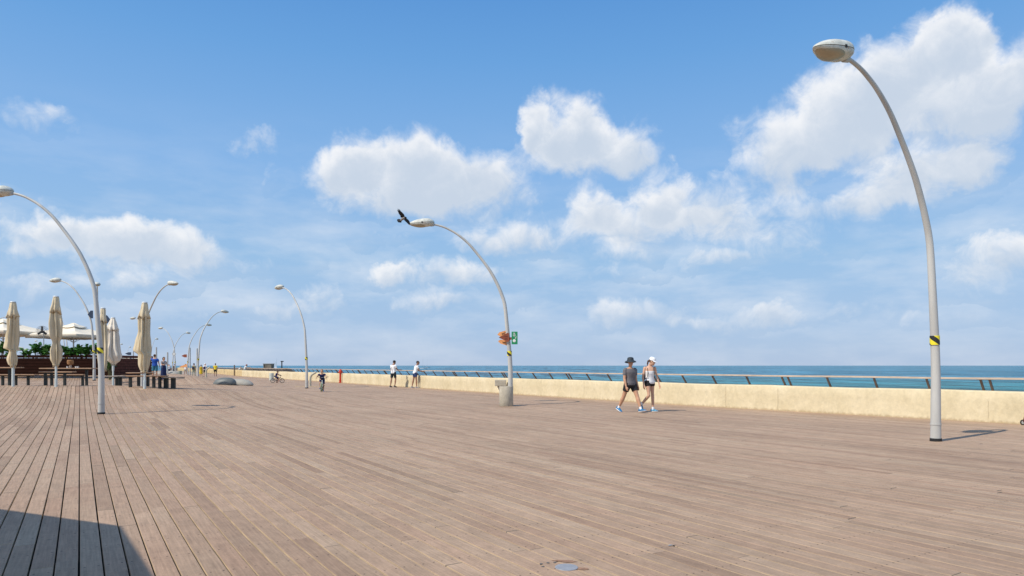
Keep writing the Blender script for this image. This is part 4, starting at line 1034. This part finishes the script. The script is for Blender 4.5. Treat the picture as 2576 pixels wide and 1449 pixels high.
def person(loc, yaw, H, label, skin=SK, female=False, child=False, lean=0, hip=(0,0), knee=(0,0), sh=(0,0), el=(10,10), ab=(6,6), spread=(2,2), headyaw=0, headpitch=0,
           top=None, sleeve=.5, bottom=None, leglen=.5, dress=None, shoes=None, hairm=None, hair='short', hat=None, cap=None, glasses=False, pack=None, socks=None, strap=None, stripe=None, root=None, vox=.012, foot=(0,0), bulk=1.0, twist=0, group=None, curl=20):
    k = H/1.75; t = thing('person', label, 'person', loc, math.radians(yaw), group)
    R = math.radians; th, shn = .43*k, .43*k
    hw = (.088 if female else .092)*k; sw = (.165 if female else .195)*k
    if child: th = shn = .41*k
    fw = Vector((1,0,0)); lf = Vector((0,1,0)); sw *= .5+.5*bulk; hw *= .5+.5*bulk
    hips = [Vector((0,-hw,0)), Vector((0,hw,0))]       # right, left
    kn, an, toe = [], [], []
    for i in (0,1):
        s = -1 if i == 0 else 1; a = R(hip[i]); sp = R(spread[i])
        d = Vector((math.sin(a), s*math.sin(sp), -math.cos(a))).normalized(); kp = hips[i]+d*th
        b = a-R(knee[i]); d2 = Vector((math.sin(b), s*math.sin(sp)*.3, -math.cos(b))).normalized(); ap = kp+d2*shn
        kn.append(kp); an.append(ap)
        f = R(foot[i]); toe.append((Vector((math.cos(f), s*.12, math.sin(f))).normalized(), Vector((-math.sin(f), 0, math.cos(f)))))
    ah = .075*k
    low = min(min((an[i]-toe[i][1]*ah+toe[i][0]*.15*k*0).z, (an[i]-toe[i][1]*ah+toe[i][0]*.17*k).z) for i in (0,1))
    O = Vector((0,0,-low)) if root is None else Vector(root)
    hips = [h+O for h in hips]; kn = [q+O for q in kn]; an = [q+O for q in an]
    L_ = R(lean)
    Tw = R(twist); ct, st_ = math.cos(Tw), math.sin(Tw)
    def T(x, y, z):
        q = sm(-.05, .30, z); a = Tw*q; ca, sa = math.cos(a), math.sin(a); v = rotY(Vector((x*k, y*k, z*k)), L_)
        return O+Vector((v.x*ca-v.y*sa, v.x*sa+v.y*ca, v.z))
    def Tv(v, z):
        q = sm(-.05, .30, z); a = Tw*q; ca, sa = math.cos(a), math.sin(a); return Vector((v.x*ca-v.y*sa, v.x*sa+v.y*ca, v.z))
    tx, tz_ = rotY(fw, L_), rotY(Vector((0,0,1)), L_)
    F_ = female
    TR = [(-.11,.0,.10,.085),(-.06,.0,.155 if not F_ else .165,.112),(.0,.0,.165 if not F_ else .172,.118),(.08,.0,.150 if not F_ else .135,.105),(.16,.005,.142 if not F_ else .118,.100),(.26,.008,.155 if not F_ else .132,.112 if not F_ else .118),(.34,.006,.175 if not F_ else .148,.118 if not F_ else .122),(.41,.0,.180 if not F_ else .150,.105),(.455,-.005,.150 if not F_ else .120,.085),(.49,-.005,.09,.07)]
    def torso(m, infl=0, z0=-9, z1=9, wmul=1):
        rs = [ringf(T(x, 0, z), Tv(lf, z), Tv(tx, z), (w*bulk)*k+infl, d*bulk*k+infl, 18, .88) for z, x, w, d in TR if z0 <= z <= z1]
        m.loft(rs)
    hy = R(headyaw); hp = R(headpitch)+L_*.35
    def hd(v):                                         # head frame -> body frame
        v = rotY(v, hp); return Vector((v.x*math.cos(hy)-v.y*math.sin(hy), v.x*math.sin(hy)+v.y*math.cos(hy), v.z))
    nk = T(.0,0,.49); hs = k*(1.16 if child else 1.0)
    Hc = T(.015,0,.50)+hd(Vector((.03,0,.155))*hs)
    HR = [(-.125,.030,.028,.030),(-.11,.030,.045,.05),(-.08,.018,.062,.078),(-.04,.006,.070,.092),(.0,.0,.075,.098),(.04,-.004,.077,.100),(.075,-.006,.070,.092),(.10,-.008,.052,.07),(.118,-.008,.022,.03)]
    def head(m, infl=0, z0=-9, z1=9, shift=0):
        rs = [ringf(Hc+hd(Vector((x+shift,0,z))*hs), hd(lf), hd(fw), w*hs+infl, d*hs+infl, 16) for z, x, w, d in HR if z0 <= z <= z1]
        m.loft(rs)
    # ---- arms
    shd = [T(0,-sw/k,.425), T(0,sw/k,.425)]; elb, wr = [], []
    ua, fa = .285*k, .25*k; hdir = []
    for i in (0,1):
        s = -1 if i == 0 else 1; a = R(sh[i]); b = R(ab[i])
        d = Vector((math.sin(a)*math.cos(b), s*math.sin(b), -math.cos(a)*math.cos(b))); d = rotY(d, L_*.0)
        e = shd[i]+d*ua; elb.append(e); a2 = a+R(el[i]); b2 = b*.3
        d2 = Vector((math.sin(a2)*math.cos(b2), s*math.sin(b2), -math.cos(a2)*math.cos(b2))); wr.append(e+d2*fa); hdir.append(d2)
    def limb(m, a, b, rads, n=12, ext=0):
        d = (b-a); pts = [a+d*q for q, _ in rads]; m.tube(pts, [r*k*bulk for _, r in rads], n, ref=(0,1,0))
    B = MB(); torso(B, 0); head(B)
    B.tube([T(-.005,0,.44), T(.0,0,.50), Hc+hd(Vector((-.01,0,-.075))*hs)], [.062*k,.052*k,.056*k], 14)
    B.ell(Hc+hd(Vector((.100,0,-.018))*hs), (.020*hs,.014*hs,.022*hs), 8, 6)        # nose
    for s in (-1,1): B.ell(Hc+hd(Vector((-.002,s*.077,-.01))*hs), (.018*hs,.010*hs,.030*hs), 8, 6)
    B.ell(Hc+hd(Vector((.078,0,-.095))*hs), (.022*hs,.026*hs,.018*hs), 8, 6)        # chin
    for i in (0,1):
        s = -1 if i == 0 else 1
        limb(B, hips[i]+Vector((0,s*.0,.04*k)), kn[i], ((0,.092),(.15,.094),(.45,.078),(.8,.058),(1,.054)) if not F_ else ((0,.092),(.15,.090),(.45,.072),(.8,.052),(1,.048)))
        limb(B, kn[i]-(an[i]-kn[i])*.04, an[i], ((0,.053),(.12,.052),(.32,.058 if not F_ else .050),(.65,.042),(.9,.033),(1,.034)))
        ft, fu = toe[i]; a0 = an[i]
        B.tube([a0-ft*.03*k-fu*.03*k, a0-fu*.035*k, a0+ft*.08*k-fu*.05*k, a0+ft*.16*k-fu*.06*k], [(.034*k,.03*k),(.036*k,.036*k),(.042*k,.024*k),(.03*k,.014*k)], 10)
        B.ell(shd[i]+Vector((0,-s*.015*k,-.01*k)), (.062*k,.060*k,.062*k), 10, 8)
        limb(B, shd[i], elb[i], ((0,.052),(.3,.050),(.7,.042),(1,.038)) if not F_ else ((0,.043),(.3,.040),(.7,.034),(1,.031)))
        limb(B, elb[i]-(wr[i]-elb[i])*.05, wr[i], ((0,.038),(.25,.039),(.7,.029),(1,.025)) if not F_ else ((0,.031),(.25,.031),(.7,.024),(1,.021)))
        # hand: palm, four curled fingers of unequal length, thumb from the palm's side
        d = hdir[i]; pl = wr[i]+d*.045*k; side = Vector((0,-s,0))                    # palm faces the body
        fwd = side.cross(d).normalized()
        if fwd.x < 0: fwd = -fwd
        B.tube([wr[i]-d*.01*k, pl, wr[i]+d*.085*k], [(.024*k,.020*k),(.038*k,.016*k),(.036*k,.014*k)], 10, ref=side)
        for q, ln in ((-.027,.060),(-.009,.076),(.009,.082),(.027,.072)):
            c0 = wr[i]+d*.08*k+fwd*q*k; c = R(curl)
            d1 = (d*math.cos(c)+side*math.sin(c)).normalized(); d2 = (d*math.cos(2.2*c)+side*math.sin(2.2*c)).normalized()
            B.tube([c0, c0+d1*ln*.5*k, c0+d1*ln*.5*k+d2*ln*.5*k], [.0095*k,.009*k,.0075*k], 6)
        c0 = wr[i]+d*.03*k+fwd*.022*k; B.tube([c0, c0+(fwd*.7+d*.7+side*.3)*.035*k, c0+(fwd*.35+d+side*.5)*.065*k], [.013*k,.011*k,.009*k], 6)
    bo = B.build('body', [skin, EYE, LIP], t); remesh(bo, vox, 3)
    # eyes, brows and mouth as regions of the same skin surface
    for pg in bo.data.polygons:
        c = pg.center
        for s in (-1,1):
            if (c-(Hc+hd(Vector((.088,s*.032,.012))*hs))).length < .0155*hs: pg.material_index = 1
        mq = c-(Hc+hd(Vector((.096,0,-.060))*hs)); 
        if abs(mq.z) < .008*hs and mq.length < .028*hs: pg.material_index = 2
    bo.data.polygons.foreach_set('use_smooth', [True]*len(bo.data.polygons))
    def garment(name, m, mat_, it=3, v=None): o = m.build(name, mat_, t); remesh(o, v or vox, it); return o
    inf = .013 if not child else .011
    if top:
        m = MB()
        if sleeve >= 0: torso(m, inf*1.2, -.07 if dress is None else .0, .46)
        else: torso(m, inf, -.07, .35, 1.0); m.tube([T(.02,-.09,.33), T(.0,-.095,.44), T(-.03,-.09,.40)], .022*k, 8); m.tube([T(.02,.09,.33), T(.0,.095,.44), T(-.03,.09,.40)], .022*k, 8)
        if sleeve >= 0:
            m.tube([T(0,0,.44), T(0,0,.47)], [.085*k,.07*k], 12)
            for i in (0,1):
                s = -1 if i == 0 else 1; m.ell(shd[i]+Vector((0,-s*.02*k,-.01*k)), (.072*k,.070*k,.070*k), 10, 8)
                m.tube([shd[i], shd[i].lerp(elb[i], sleeve*.5), shd[i].lerp(elb[i], sleeve)], [.066*k,.063*k,.062*k], 12)
                if sleeve > .95: m.tube([elb[i], wr[i]], [.05*k,.04*k], 10)
        garment('shirt', m, top)
    if bottom:
        m = MB(); torso(m, inf*.8, -.12, .03)
        for i in (0,1):
            a = hips[i]+Vector((0,0,.03*k)); pts = []
            Lt = min(leglen, 1.0); pts = [(a, .104*k), (hips[i].lerp(kn[i], .25), .103*k), (hips[i].lerp(kn[i], .25+(Lt-.25)*.5), .092*k), (hips[i].lerp(kn[i], Lt), .086*k if leglen < 1 else .066*k)]
            m.tube([q for q, _ in pts], [r*bulk for _, r in pts], 12)
            if leglen > 1: m.tube([kn[i], kn[i].lerp(an[i], .5), kn[i].lerp(an[i], leglen-1)], [.066*k,.064*k,.055*k], 12)
        garment('shorts' if leglen <= 1 else 'trousers', m, bottom)
    if dress:
        zl = -(H*.53)*dress[1]; m = MB(); rs = []
        for z, w_, d_ in ((.30,.155,.128),(.18,.135,.115),(.05,.175,.135),(-.10,.19,.15)): rs.append(ringf(T(0,0,z), lf, fw, w_*k, d_*k, 20))
        for q in (.35,.7,1): rs.append([v+Vector((0,0,0)) for v in ringf(O+Vector((.0,0,-.10*k+(zl+.10*k)*q)), lf, fw, (.19+.05*q)*k, (.15+.06*q)*k, 20)])
        m.loft(rs); garment('dress', m, dress[0])
    if socks:
        for i in (0,1): 
            m = MB(); d = (kn[i]-an[i]).normalized(); m.tube([an[i]-d*.01, an[i]+d*.075*k], [.041*k,.040*k], 12); m.build('sock', socks, t, smooth=True, ang=50)
    if shoes:
        sm_, sole_ = shoes if isinstance(shoes, tuple) else (shoes, pm('white_sole', (.78,.78,.78), .6))
        for i in (0,1):
            ft, fu = toe[i]; a0 = an[i]-fu*.002; sd = ft.cross(fu)
            def fr_(x, w, h0, h1): 
                c = a0+ft*x*k-fu*ah; return [c+sd*(w*k*math.cos(2*PI*j/14))+fu*(h0*k+(h1-h0)*k*(.5+.5*math.sin(2*PI*j/14))) for j in range(14)]
            m = MB(); m.loft([fr_(-.088,.018,.02,.075), fr_(-.075,.034,.012,.095), fr_(-.02,.040,.012,.105), fr_(.03,.042,.012,.090), fr_(.09,.048,.012,.066), fr_(.15,.044,.012,.050), fr_(.185,.022,.014,.034)])
            o = m.build('shoe', sm_, t, smooth=True)
            m = MB(); m.loft([fr_(-.094,.022,.0,.022), fr_(-.075,.038,.0,.026), fr_(.03,.044,.0,.022), fr_(.09,.051,.0,.022), fr_(.15,.047,.0,.022), fr_(.19,.024,.006,.024)]); m.build('sole', sole_, o, smooth=True)
    if hairm:
        m = MB()
        if hair in ('short','pony','bob'):
            rs = []
            for z, x, w_, d_ in HR:
                if z < -.05: continue
                back = {-.04:.55,0:.72,.04:.86,.075:.98,.10:1,.118:1}.get(z, 1)
                cx = x-(1-back)*d_*.9-.004
                rs.append(ringf(Hc+hd(Vector((cx,0,z))*hs), hd(lf), hd(fw), (w_+.006)*hs, (d_*back+.008)*hs, 16))
            m.loft(rs)
        if hair == 'bob': m.tube([Hc+hd(Vector((-.05,0,.03))*hs), Hc+hd(Vector((-.055,0,-.06))*hs), Hc+hd(Vector((-.05,0,-.13))*hs)], [.085*hs,.082*hs,.05*hs], 12)
        if hair == 'pony': m.tube([Hc+hd(Vector((-.09,0,.0))*hs), Hc+hd(Vector((-.13,0,-.03))*hs), Hc+hd(Vector((-.125,0,-.12))*hs), Hc+hd(Vector((-.11,0,-.20))*hs)], [.026*hs,.030*hs,.024*hs,.008*hs], 8)
        garment('hair', m, hairm, 2, min(vox, .012))
    if hat:
        rs = []; m = MB(); c = Hc+hd(Vector((-.005,0,.066))*hs)
        for r_, z in ((.182,-.070),(.150,-.028),(.108,-.012),(.102,.01),(.096,.055),(.080,.078),(.045,.090),(.005,.092)): rs.append([c+hd(Vector((r_*math.cos(2*PI*j/28)*1.03, r_*math.sin(2*PI*j/28), z+(-.012*math.cos(2*2*PI*j/28) if r_ > .15 else 0)))*hs) for j in range(28)])
        und = [[c+hd(Vector((r_*math.cos(2*PI*j/28)*1.03, r_*math.sin(2*PI*j/28), z+(-.012*math.cos(2*2*PI*j/28) if r_ > .15 else 0)))*hs) for j in range(28)] for r_, z in ((.10,-.020),(.148,-.036),(.179,-.078))]
        m.loft(und+rs, True); m.build('hat', hat, t, smooth=True, ang=50)
    if cap:
        m = MB(); c = Hc+hd(Vector((-.006,0,.03))*hs)
        m.loft([[c+hd(Vector((r_*1.18*math.cos(2*PI*j/20), r_*math.sin(2*PI*j/20), z))*hs) for j in range(20)] for r_, z in ((.088,0),(.090,.03),(.084,.065),(.065,.092),(.035,.104),(.005,.107))])
        o = m.build('cap', cap, t, smooth=True, ang=50)
        m = MB(); br = []
        for q in range(9):
            a = -1.1+2.2*q/8; br.append((a, .10+.085*math.cos(a*.9)))
        P_ = [c+hd(Vector((.093*math.cos(a), .086*math.sin(a), .008))*hs) for a, _ in br]+[c+hd(Vector((r_*math.cos(a*.8)+.0, r_*math.sin(a*.8)*.85, -.018))*hs) for a, r_ in reversed(br)]
        m.prism(P_, hd(Vector((0,0,.006)))); m.build('brim', cap, o)
    if glasses:
        m = MB()
        for s in (-1,1): m.ell(Hc+hd(Vector((.094,s*.033,.012))*hs), (.012*hs,.030*hs,.020*hs), 10, 6)
        m.tube([Hc+hd(Vector((.02,-.080,.018))*hs), Hc+hd(Vector((.095,-.055,.018))*hs), Hc+hd(Vector((.106,0,.018))*hs), Hc+hd(Vector((.095,.055,.018))*hs), Hc+hd(Vector((.02,.080,.018))*hs)], .0045*hs, 5)
        m.build('sunglasses', pm('sunglass', (.01,.01,.012), .15), t, smooth=True)
    if pack:
        m = MB(); m.ell(T(-.165,0,.20), (.075*k,.125*k,.20*k), 14, 10); m.ell(T(-.21,0,.11), (.045*k,.10*k,.10*k), 12, 8); o = garment('backpack', m, pack)
        for s in (-1,1):
            m = MB(); m.tube([T(-.14,s*.09,.40), T(-.03,s*.105,.475), T(.08,s*.10,.42), T(.135,s*.10,.30), T(.10,s*.14,.14), T(-.10,s*.14,.08)], (.010*k,.006*k) and .009*k, 6); m.build('strap', pack, o, smooth=True)
    if stripe:
        m = MB(); m.tube([T(.06,-.16,.25), T(.125,-.08,.25), T(.142,0,.25), T(.125,.08,.25), T(.06,.16,.25)], .014*k, 6); m.build('stripe', stripe, t, smooth=True)
    if strap:
        m = MB(); m.tube([T(.0,.10,.475), T(-.115,.06,.36), T(-.125,.0,.2), T(-.13,-.03,.05), T(-.12,-.04,-.03)], .014*k, 6); m.build('strap', strap, t, smooth=True)
    return t

WHT = cloth('white_cotton', (.86,.86,.86), .03); BLK = cloth('black_fabric', (.018,.018,.02), .2); GRY = cloth('heather_grey', (.15,.14,.145), .12); NVY = cloth('navy_cloth', (.012,.02,.09), .2)
HD = pm('dark_hair', (.02,.014,.01), .6, var=.3, scale=30); HB = pm('brown_hair', (.10,.045,.02), .6, var=.3, scale=30); HW = pm('red_hair', (.22,.05,.03), .6, var=.3, scale=30)
BSH = pm('teal_blue_shoe', (.01,.17,.38), .5, var=.5, scale=18); LSH = pm('turquoise_lilac_shoe', (.10,.35,.55), .5, var=.6, scale=14)
# the walking couple
mp = Vector(((1585.5-1288)/F*20.85, 20.85, 0))
person(mp, -52, 1.72, 'man in a dark sun hat, grey t-shirt and black shorts, walking beside the woman', SK, lean=-1, hip=(-22,24), knee=(8,3), foot=(-22,9), bulk=1.15, twist=-6, sh=(2,-2), el=(16,22), ab=(7,6), headyaw=-32, headpitch=-4,
       top=GRY, sleeve=.62, bottom=BLK, leglen=.60, shoes=BSH, socks=WHT, hairm=HD, hat=pm('dark_sunhat', (.03,.04,.05), .7), glasses=True, vox=.009)
wp = Vector(((1634-1288)/F*21.15, 21.15, 0))
person(wp, -56, 1.74, 'woman in a white cap, white vest and black shorts with a black backpack', SK2, female=True, lean=2, twist=-26, hip=(10,4), knee=(58,2), foot=(-52,3), sh=(-2,8), el=(14,10), ab=(13,12), headyaw=22, headpitch=18,
       top=WHT, sleeve=-1, bottom=BLK, leglen=.33, shoes=LSH, socks=WHT, hairm=HB, hair='pony', cap=cloth('white_cap', (.85,.85,.85), .03), glasses=True, pack=BLK, vox=.009)
# two men at the wall
person(at(989.5, 44.6), 55, 1.82, 'man in a white t-shirt with a dark strap, strolling along the wall', SK3, hip=(12,-8), knee=(22,4), foot=(-8,0), sh=(20,10), el=(70,30), ab=(10,8), headyaw=-10, headpitch=14, top=WHT, sleeve=.5, bottom=cloth('black_shorts', (.02,.03,.035), .2), leglen=.78, shoes=(BLK, pm('white_sole', (.78,.78,.78), .6)), hairm=HD, strap=pm('brown_strap', (.12,.04,.04), .6), vox=.014)
person(at(1044, 43.35), 22, 1.80, 'man in a white t-shirt and blue shorts, leaning on the handrail', SK3, lean=14, hip=(8,-10), knee=(6,2), sh=(22,26), el=(52,48), ab=(6,4), headyaw=-35, headpitch=2, top=WHT, sleeve=.5, bottom=cloth('blue_shorts', (.03,.06,.16), .4), leglen=.55, shoes=(pm('grey_shoe', (.30,.28,.28), .6), pm('white_sole', (.78,.78,.78), .6)), hairm=HD, glasses=True, vox=.014)

# bicycles
def bike(loc, yaw, r, wb, label, frame, tyre, steer=0, lean=0):
    t = thing('bicycle', label, 'bicycle', loc, math.radians(yaw), 'children\'s bicycles'); t.rotation_euler.x = math.radians(lean)
    TY = pm(tyre[0], tyre[1], .7); RM = pm('rim_alloy', (.5,.5,.5), .3, metal=.5)
    for x, nm in ((0,'rear'),(wb,'front')):
        m = MB(); m.tube([(x+(r-.022)*math.cos(2*PI*j/36), 0, r+(r-.022)*math.sin(2*PI*j/36)) for j in range(37)], .022, 8, ref=(0,1,0), cap=False); o = m.build('wheel', TY, t, smooth=True)
        m = MB(); m.tube([(x+(r-.046)*math.cos(2*PI*j/36), 0, r+(r-.046)*math.sin(2*PI*j/36)) for j in range(37)], .008, 6, ref=(0,1,0), cap=False)
        for j in range(12): a = 2*PI*j/12; m.tube([(x,0,r),(x+(r-.05)*math.cos(a),0,r+(r-.05)*math.sin(a))], .0025, 4)
        m.tube([(x,-.03,r),(x,.03,r)], .018, 8, ref=(0,0,1)); m.build('rim', RM, o)
    FR = pm(frame[0], frame[1], .35); q = r/.2
    bb = Vector((wb*.42,0,r*.95)); st = Vector((wb*.30,0,r+.26*q)); hdt = Vector((wb*.84,0,r+.27*q))
    m = MB(); m.tube([bb, hdt], .019, 8); m.tube([bb, st], .016, 8); m.tube([st, hdt-Vector((0,0,.03))], .016, 8)
    for s in (-1,1): m.tube([bb+Vector((0,s*.02,0)), (0,s*.045,r)], .009, 6); m.tube([st+Vector((0,0,0)), (0,s*.045,r)], .008, 6)
    m.build('frame', FR, t, smooth=True)
    m = MB(); m.tube([hdt+Vector((-.01,0,.05)), hdt+Vector((.02,0,-.06))], .018, 8)
    for s in (-1,1): m.tube([hdt+Vector((.02,s*.04,-.06)), (wb,s*.045,r)], .012, 6)
    m.build('fork', FR, t, smooth=True)
    m = MB(); hb = hdt+Vector((-.02,0,.06)); z = .15*q
    m.tube([hb, hb+Vector((0,0,.05))], .013, 8); m.tube([hb+Vector((-.08,-.25*q,z+.01)), hb+Vector((-.03,-.20*q,z)), hb+Vector((.03,-.06*q,.05)), hb+Vector((.03,.06*q,.05)), hb+Vector((-.03,.20*q,z)), hb+Vector((-.08,.25*q,z+.01))], .011, 8, ref=(0,0,1))
    hbo = m.build('handlebar', BLACK, t, smooth=True)
    for s in (-1,1): m = MB(); m.tube([hb+Vector((-.08,s*.25*q,z+.01)), hb+Vector((-.045,s*.215*q,z+.003))], .017, 8); m.build('grip', BLACK, hbo)
    m = MB(); m.tube([st, st+Vector((-.02,0,.08*q))], .012, 8); m.tube([st+Vector((-.13,0,.10*q)), st+Vector((-.06,0,.105*q)), st+Vector((.10,0,.09*q))], [(.055,.022),(.06,.025),(.018,.016)], 10, ref=(0,1,0)); m.build('saddle', BLACK, t, smooth=True)
    m = MB(); m.tube([bb+Vector((0,-.03,0)), bb+Vector((0,.03,0))], .05*q, 14, ref=(0,0,1)); m.tube([bb+Vector((0,-.05,0)), bb+Vector((.08,-.06,-.08))*1], .009, 6); m.tube([bb+Vector((0,.05,0)), bb+Vector((-.08,.06,.08))], .009, 6)
    m.bbox(bb+Vector((.09,-.10,-.085)), (.07,.07,.018), .004); m.bbox(bb+Vector((-.09,.10,.085)), (.07,.07,.018), .004); m.build('crank', BLACK, t)
    return t
p = at(686.3, 56.0); bike(p, 6, .195, .74, 'small dark bicycle ridden sideways to the wall', ('bike_dark', (.05,.04,.04)), ('tyre_brown', (.10,.075,.05)))
person(p+Vector((.24,.03,0)), 6, 1.12, 'small child in a dark blue shirt riding the sideways bicycle', SK3, child=True, lean=18, hip=(72,38), knee=(75,62), foot=(0,-10), sh=(52,52), el=(14,14), ab=(10,10), root=(0,0,.52), top=NVY, sleeve=.5, bottom=NVY, leglen=.9, shoes=(pm('red_shoe', (.25,.03,.03), .6), BLACK), hairm=HD, vox=.013)
p = at(811, 36.0); yaw = -79
bike(p, yaw, .23, .80, 'boy\'s bicycle with a green front tyre heading towards the viewer', ('bike_pale', (.60,.66,.62)), ('tyre_green', (.16,.22,.08)), lean=-4)
d = Vector((math.cos(math.radians(yaw)), math.sin(math.radians(yaw)), 0))
person(p+d*.16, yaw, 1.28, 'boy in a navy t-shirt with a white stripe riding towards the viewer', SK, child=True, lean=30, hip=(58,20), knee=(78,22), foot=(5,-12), sh=(50,50), el=(14,14), ab=(26,22), headpitch=-14, stripe=WHT, root=(0,0,.62), top=NVY, sleeve=.55, bottom=NVY, leglen=.85, shoes=(pm('blue_shoe', (.05,.14,.35), .6), pm('white_sole', (.78,.78,.78), .6)), hairm=HB, vox=.012)

# people farther along the promenade
def far(xd, Y, H, yaw, label, **k):
    k.setdefault('vox', .018); return person(at(xd, Y), yaw, H, label, **k)
TEAL = cloth('teal_shorts', (.05,.20,.27)); ROY = cloth('royal_blue', (.02,.09,.42)); YEL = cloth('yellow_shirt', (.80,.62,.03)); MUS = cloth('mustard_dress', (.62,.42,.02)); KHA = cloth('khaki', (.34,.36,.29)); CHK = cloth('grey_check', (.32,.30,.30), .5)
far(389.5, 48.5, 1.80, 100, 'man in a royal blue shirt and teal shorts raising a hand to his head', skin=SK, lean=-4, hip=(3,-3), sh=(5,105), el=(14,125), ab=(14,14), headpitch=-8, top=ROY, sleeve=.55, bottom=TEAL, leglen=.9, shoes=SK3, hairm=HB)
far(411.5, 48, 1.66, -30, 'dark haired woman in a long navy dress with a checked top', skin=SK, female=True, hip=(2,0), sh=(25,20), el=(70,60), ab=(12,10), headyaw=5, top=CHK, sleeve=.5, dress=(cloth('navy_dress', (.01,.02,.08), .2), .96), shoes=SK3, hairm=HD, hair='bob')
far(487.5, 82, 1.76, 80, 'walker with a dark backpack and pale trousers between two lamps', skin=SK3, hip=(8,-8), knee=(6,6), top=cloth('olive_top', (.30,.28,.16)), bottom=KHA, leglen=1.9, shoes=BLACK, hairm=HD, pack=cloth('dark_pack', (.03,.03,.06)))
far(505.7, 85, 1.60, 95, 'person in a mustard dress with a shoulder strap', skin=SK, female=True, hip=(3,-3), top=MUS, sleeve=.3, dress=(MUS, .55), shoes=SK, hairm=pm('grey_hair', (.30,.28,.26), .7), strap=BLK)
far(515.7, 86, 1.76, 88, 'person in a white cap with a navy backpack beside the mustard dress', skin=SK, hip=(6,-4), top=WHT, bottom=cloth('charcoal', (.06,.06,.07)), leglen=.9, shoes=BLACK, cap=WHT, pack=NVY)
far(541.8, 91, 1.78, 100, 'man in a yellow t-shirt and black shorts walking away', skin=SK3, hip=(5,-5), ab=(14,14), top=YEL, sleeve=.6, bottom=BLK, leglen=.9, shoes=BLACK, hairm=HD)
far(466.8, 100, 1.72, -110, 'person in white under the orange arrow sign', skin=SK3, hip=(8,-8), top=WHT, bottom=cloth('light_grey', (.35,.33,.3)), leglen=.8, shoes=WHT, hairm=HD)
far(438.6, 98, 1.70, 60, 'dark dressed person behind the crossing lamps', skin=SK3, top=cloth('dark_grey', (.05,.05,.06)), bottom=BLK, leglen=1.8, shoes=BLACK, hairm=HD)
far(425, 110, 1.70, -60, 'person in white seen over the pale mound', skin=SK, top=WHT, bottom=NVY, leglen=.8, shoes=WHT, hairm=HD)
far(371.6, 112, 1.70, -80, 'person in a white top walking behind the folded parasol', skin=SK, female=True, hip=(12,-10), knee=(6,10), top=WHT, bottom=cloth('denim', (.06,.10,.18)), leglen=1.8, shoes=WHT, hairm=HD)
far(350.8, 118, 1.72, 80, 'person in dark blue left of the single folded parasol', skin=SK3, hip=(6,-6), top=NVY, bottom=cloth('brown_shorts', (.16,.10,.06)), leglen=.8, shoes=BLACK, hairm=HD)
far(288, 150, 1.70, -70, 'person under the leftmost white sunshade', skin=SK3, top=cloth('dark_grey', (.05,.05,.06)), bottom=BLK, leglen=1.8, shoes=BLACK, hairm=HD, vox=.025)
far(331, 142, 1.60, 30, 'person sitting up under the white sunshades', skin=SK3, top=NVY, bottom=BLK, leglen=1.8, shoes=BLACK, hairm=HD, vox=.025)
far(599, 96, 1.62, 20, 'crouching person in a loose white top by the wall', skin=SK, lean=34, hip=(75,48), knee=(80,70), sh=(40,40), el=(50,50), headpitch=10, top=WHT, bottom=BLK, leglen=.8, shoes=WHT, hairm=pm('grey_hair', (.30,.28,.26), .7))
far(614.8, 91.5, 1.72, 10, 'red haired person in white leaning over the wall corner', skin=SK, female=True, lean=24, hip=(10,-8), sh=(60,60), el=(30,40), headpitch=15, top=WHT, bottom=cloth('cream_skirt', (.66,.60,.50)), leglen=1.2, shoes=WHT, hairm=HW, hair='bob')
bpy.context.scene.world.cycles.sampling_method = 'NONE'
sc_ = bpy.context.scene.cycles
sc_.max_bounces = 4; sc_.diffuse_bounces = 2; sc_.glossy_bounces = 2
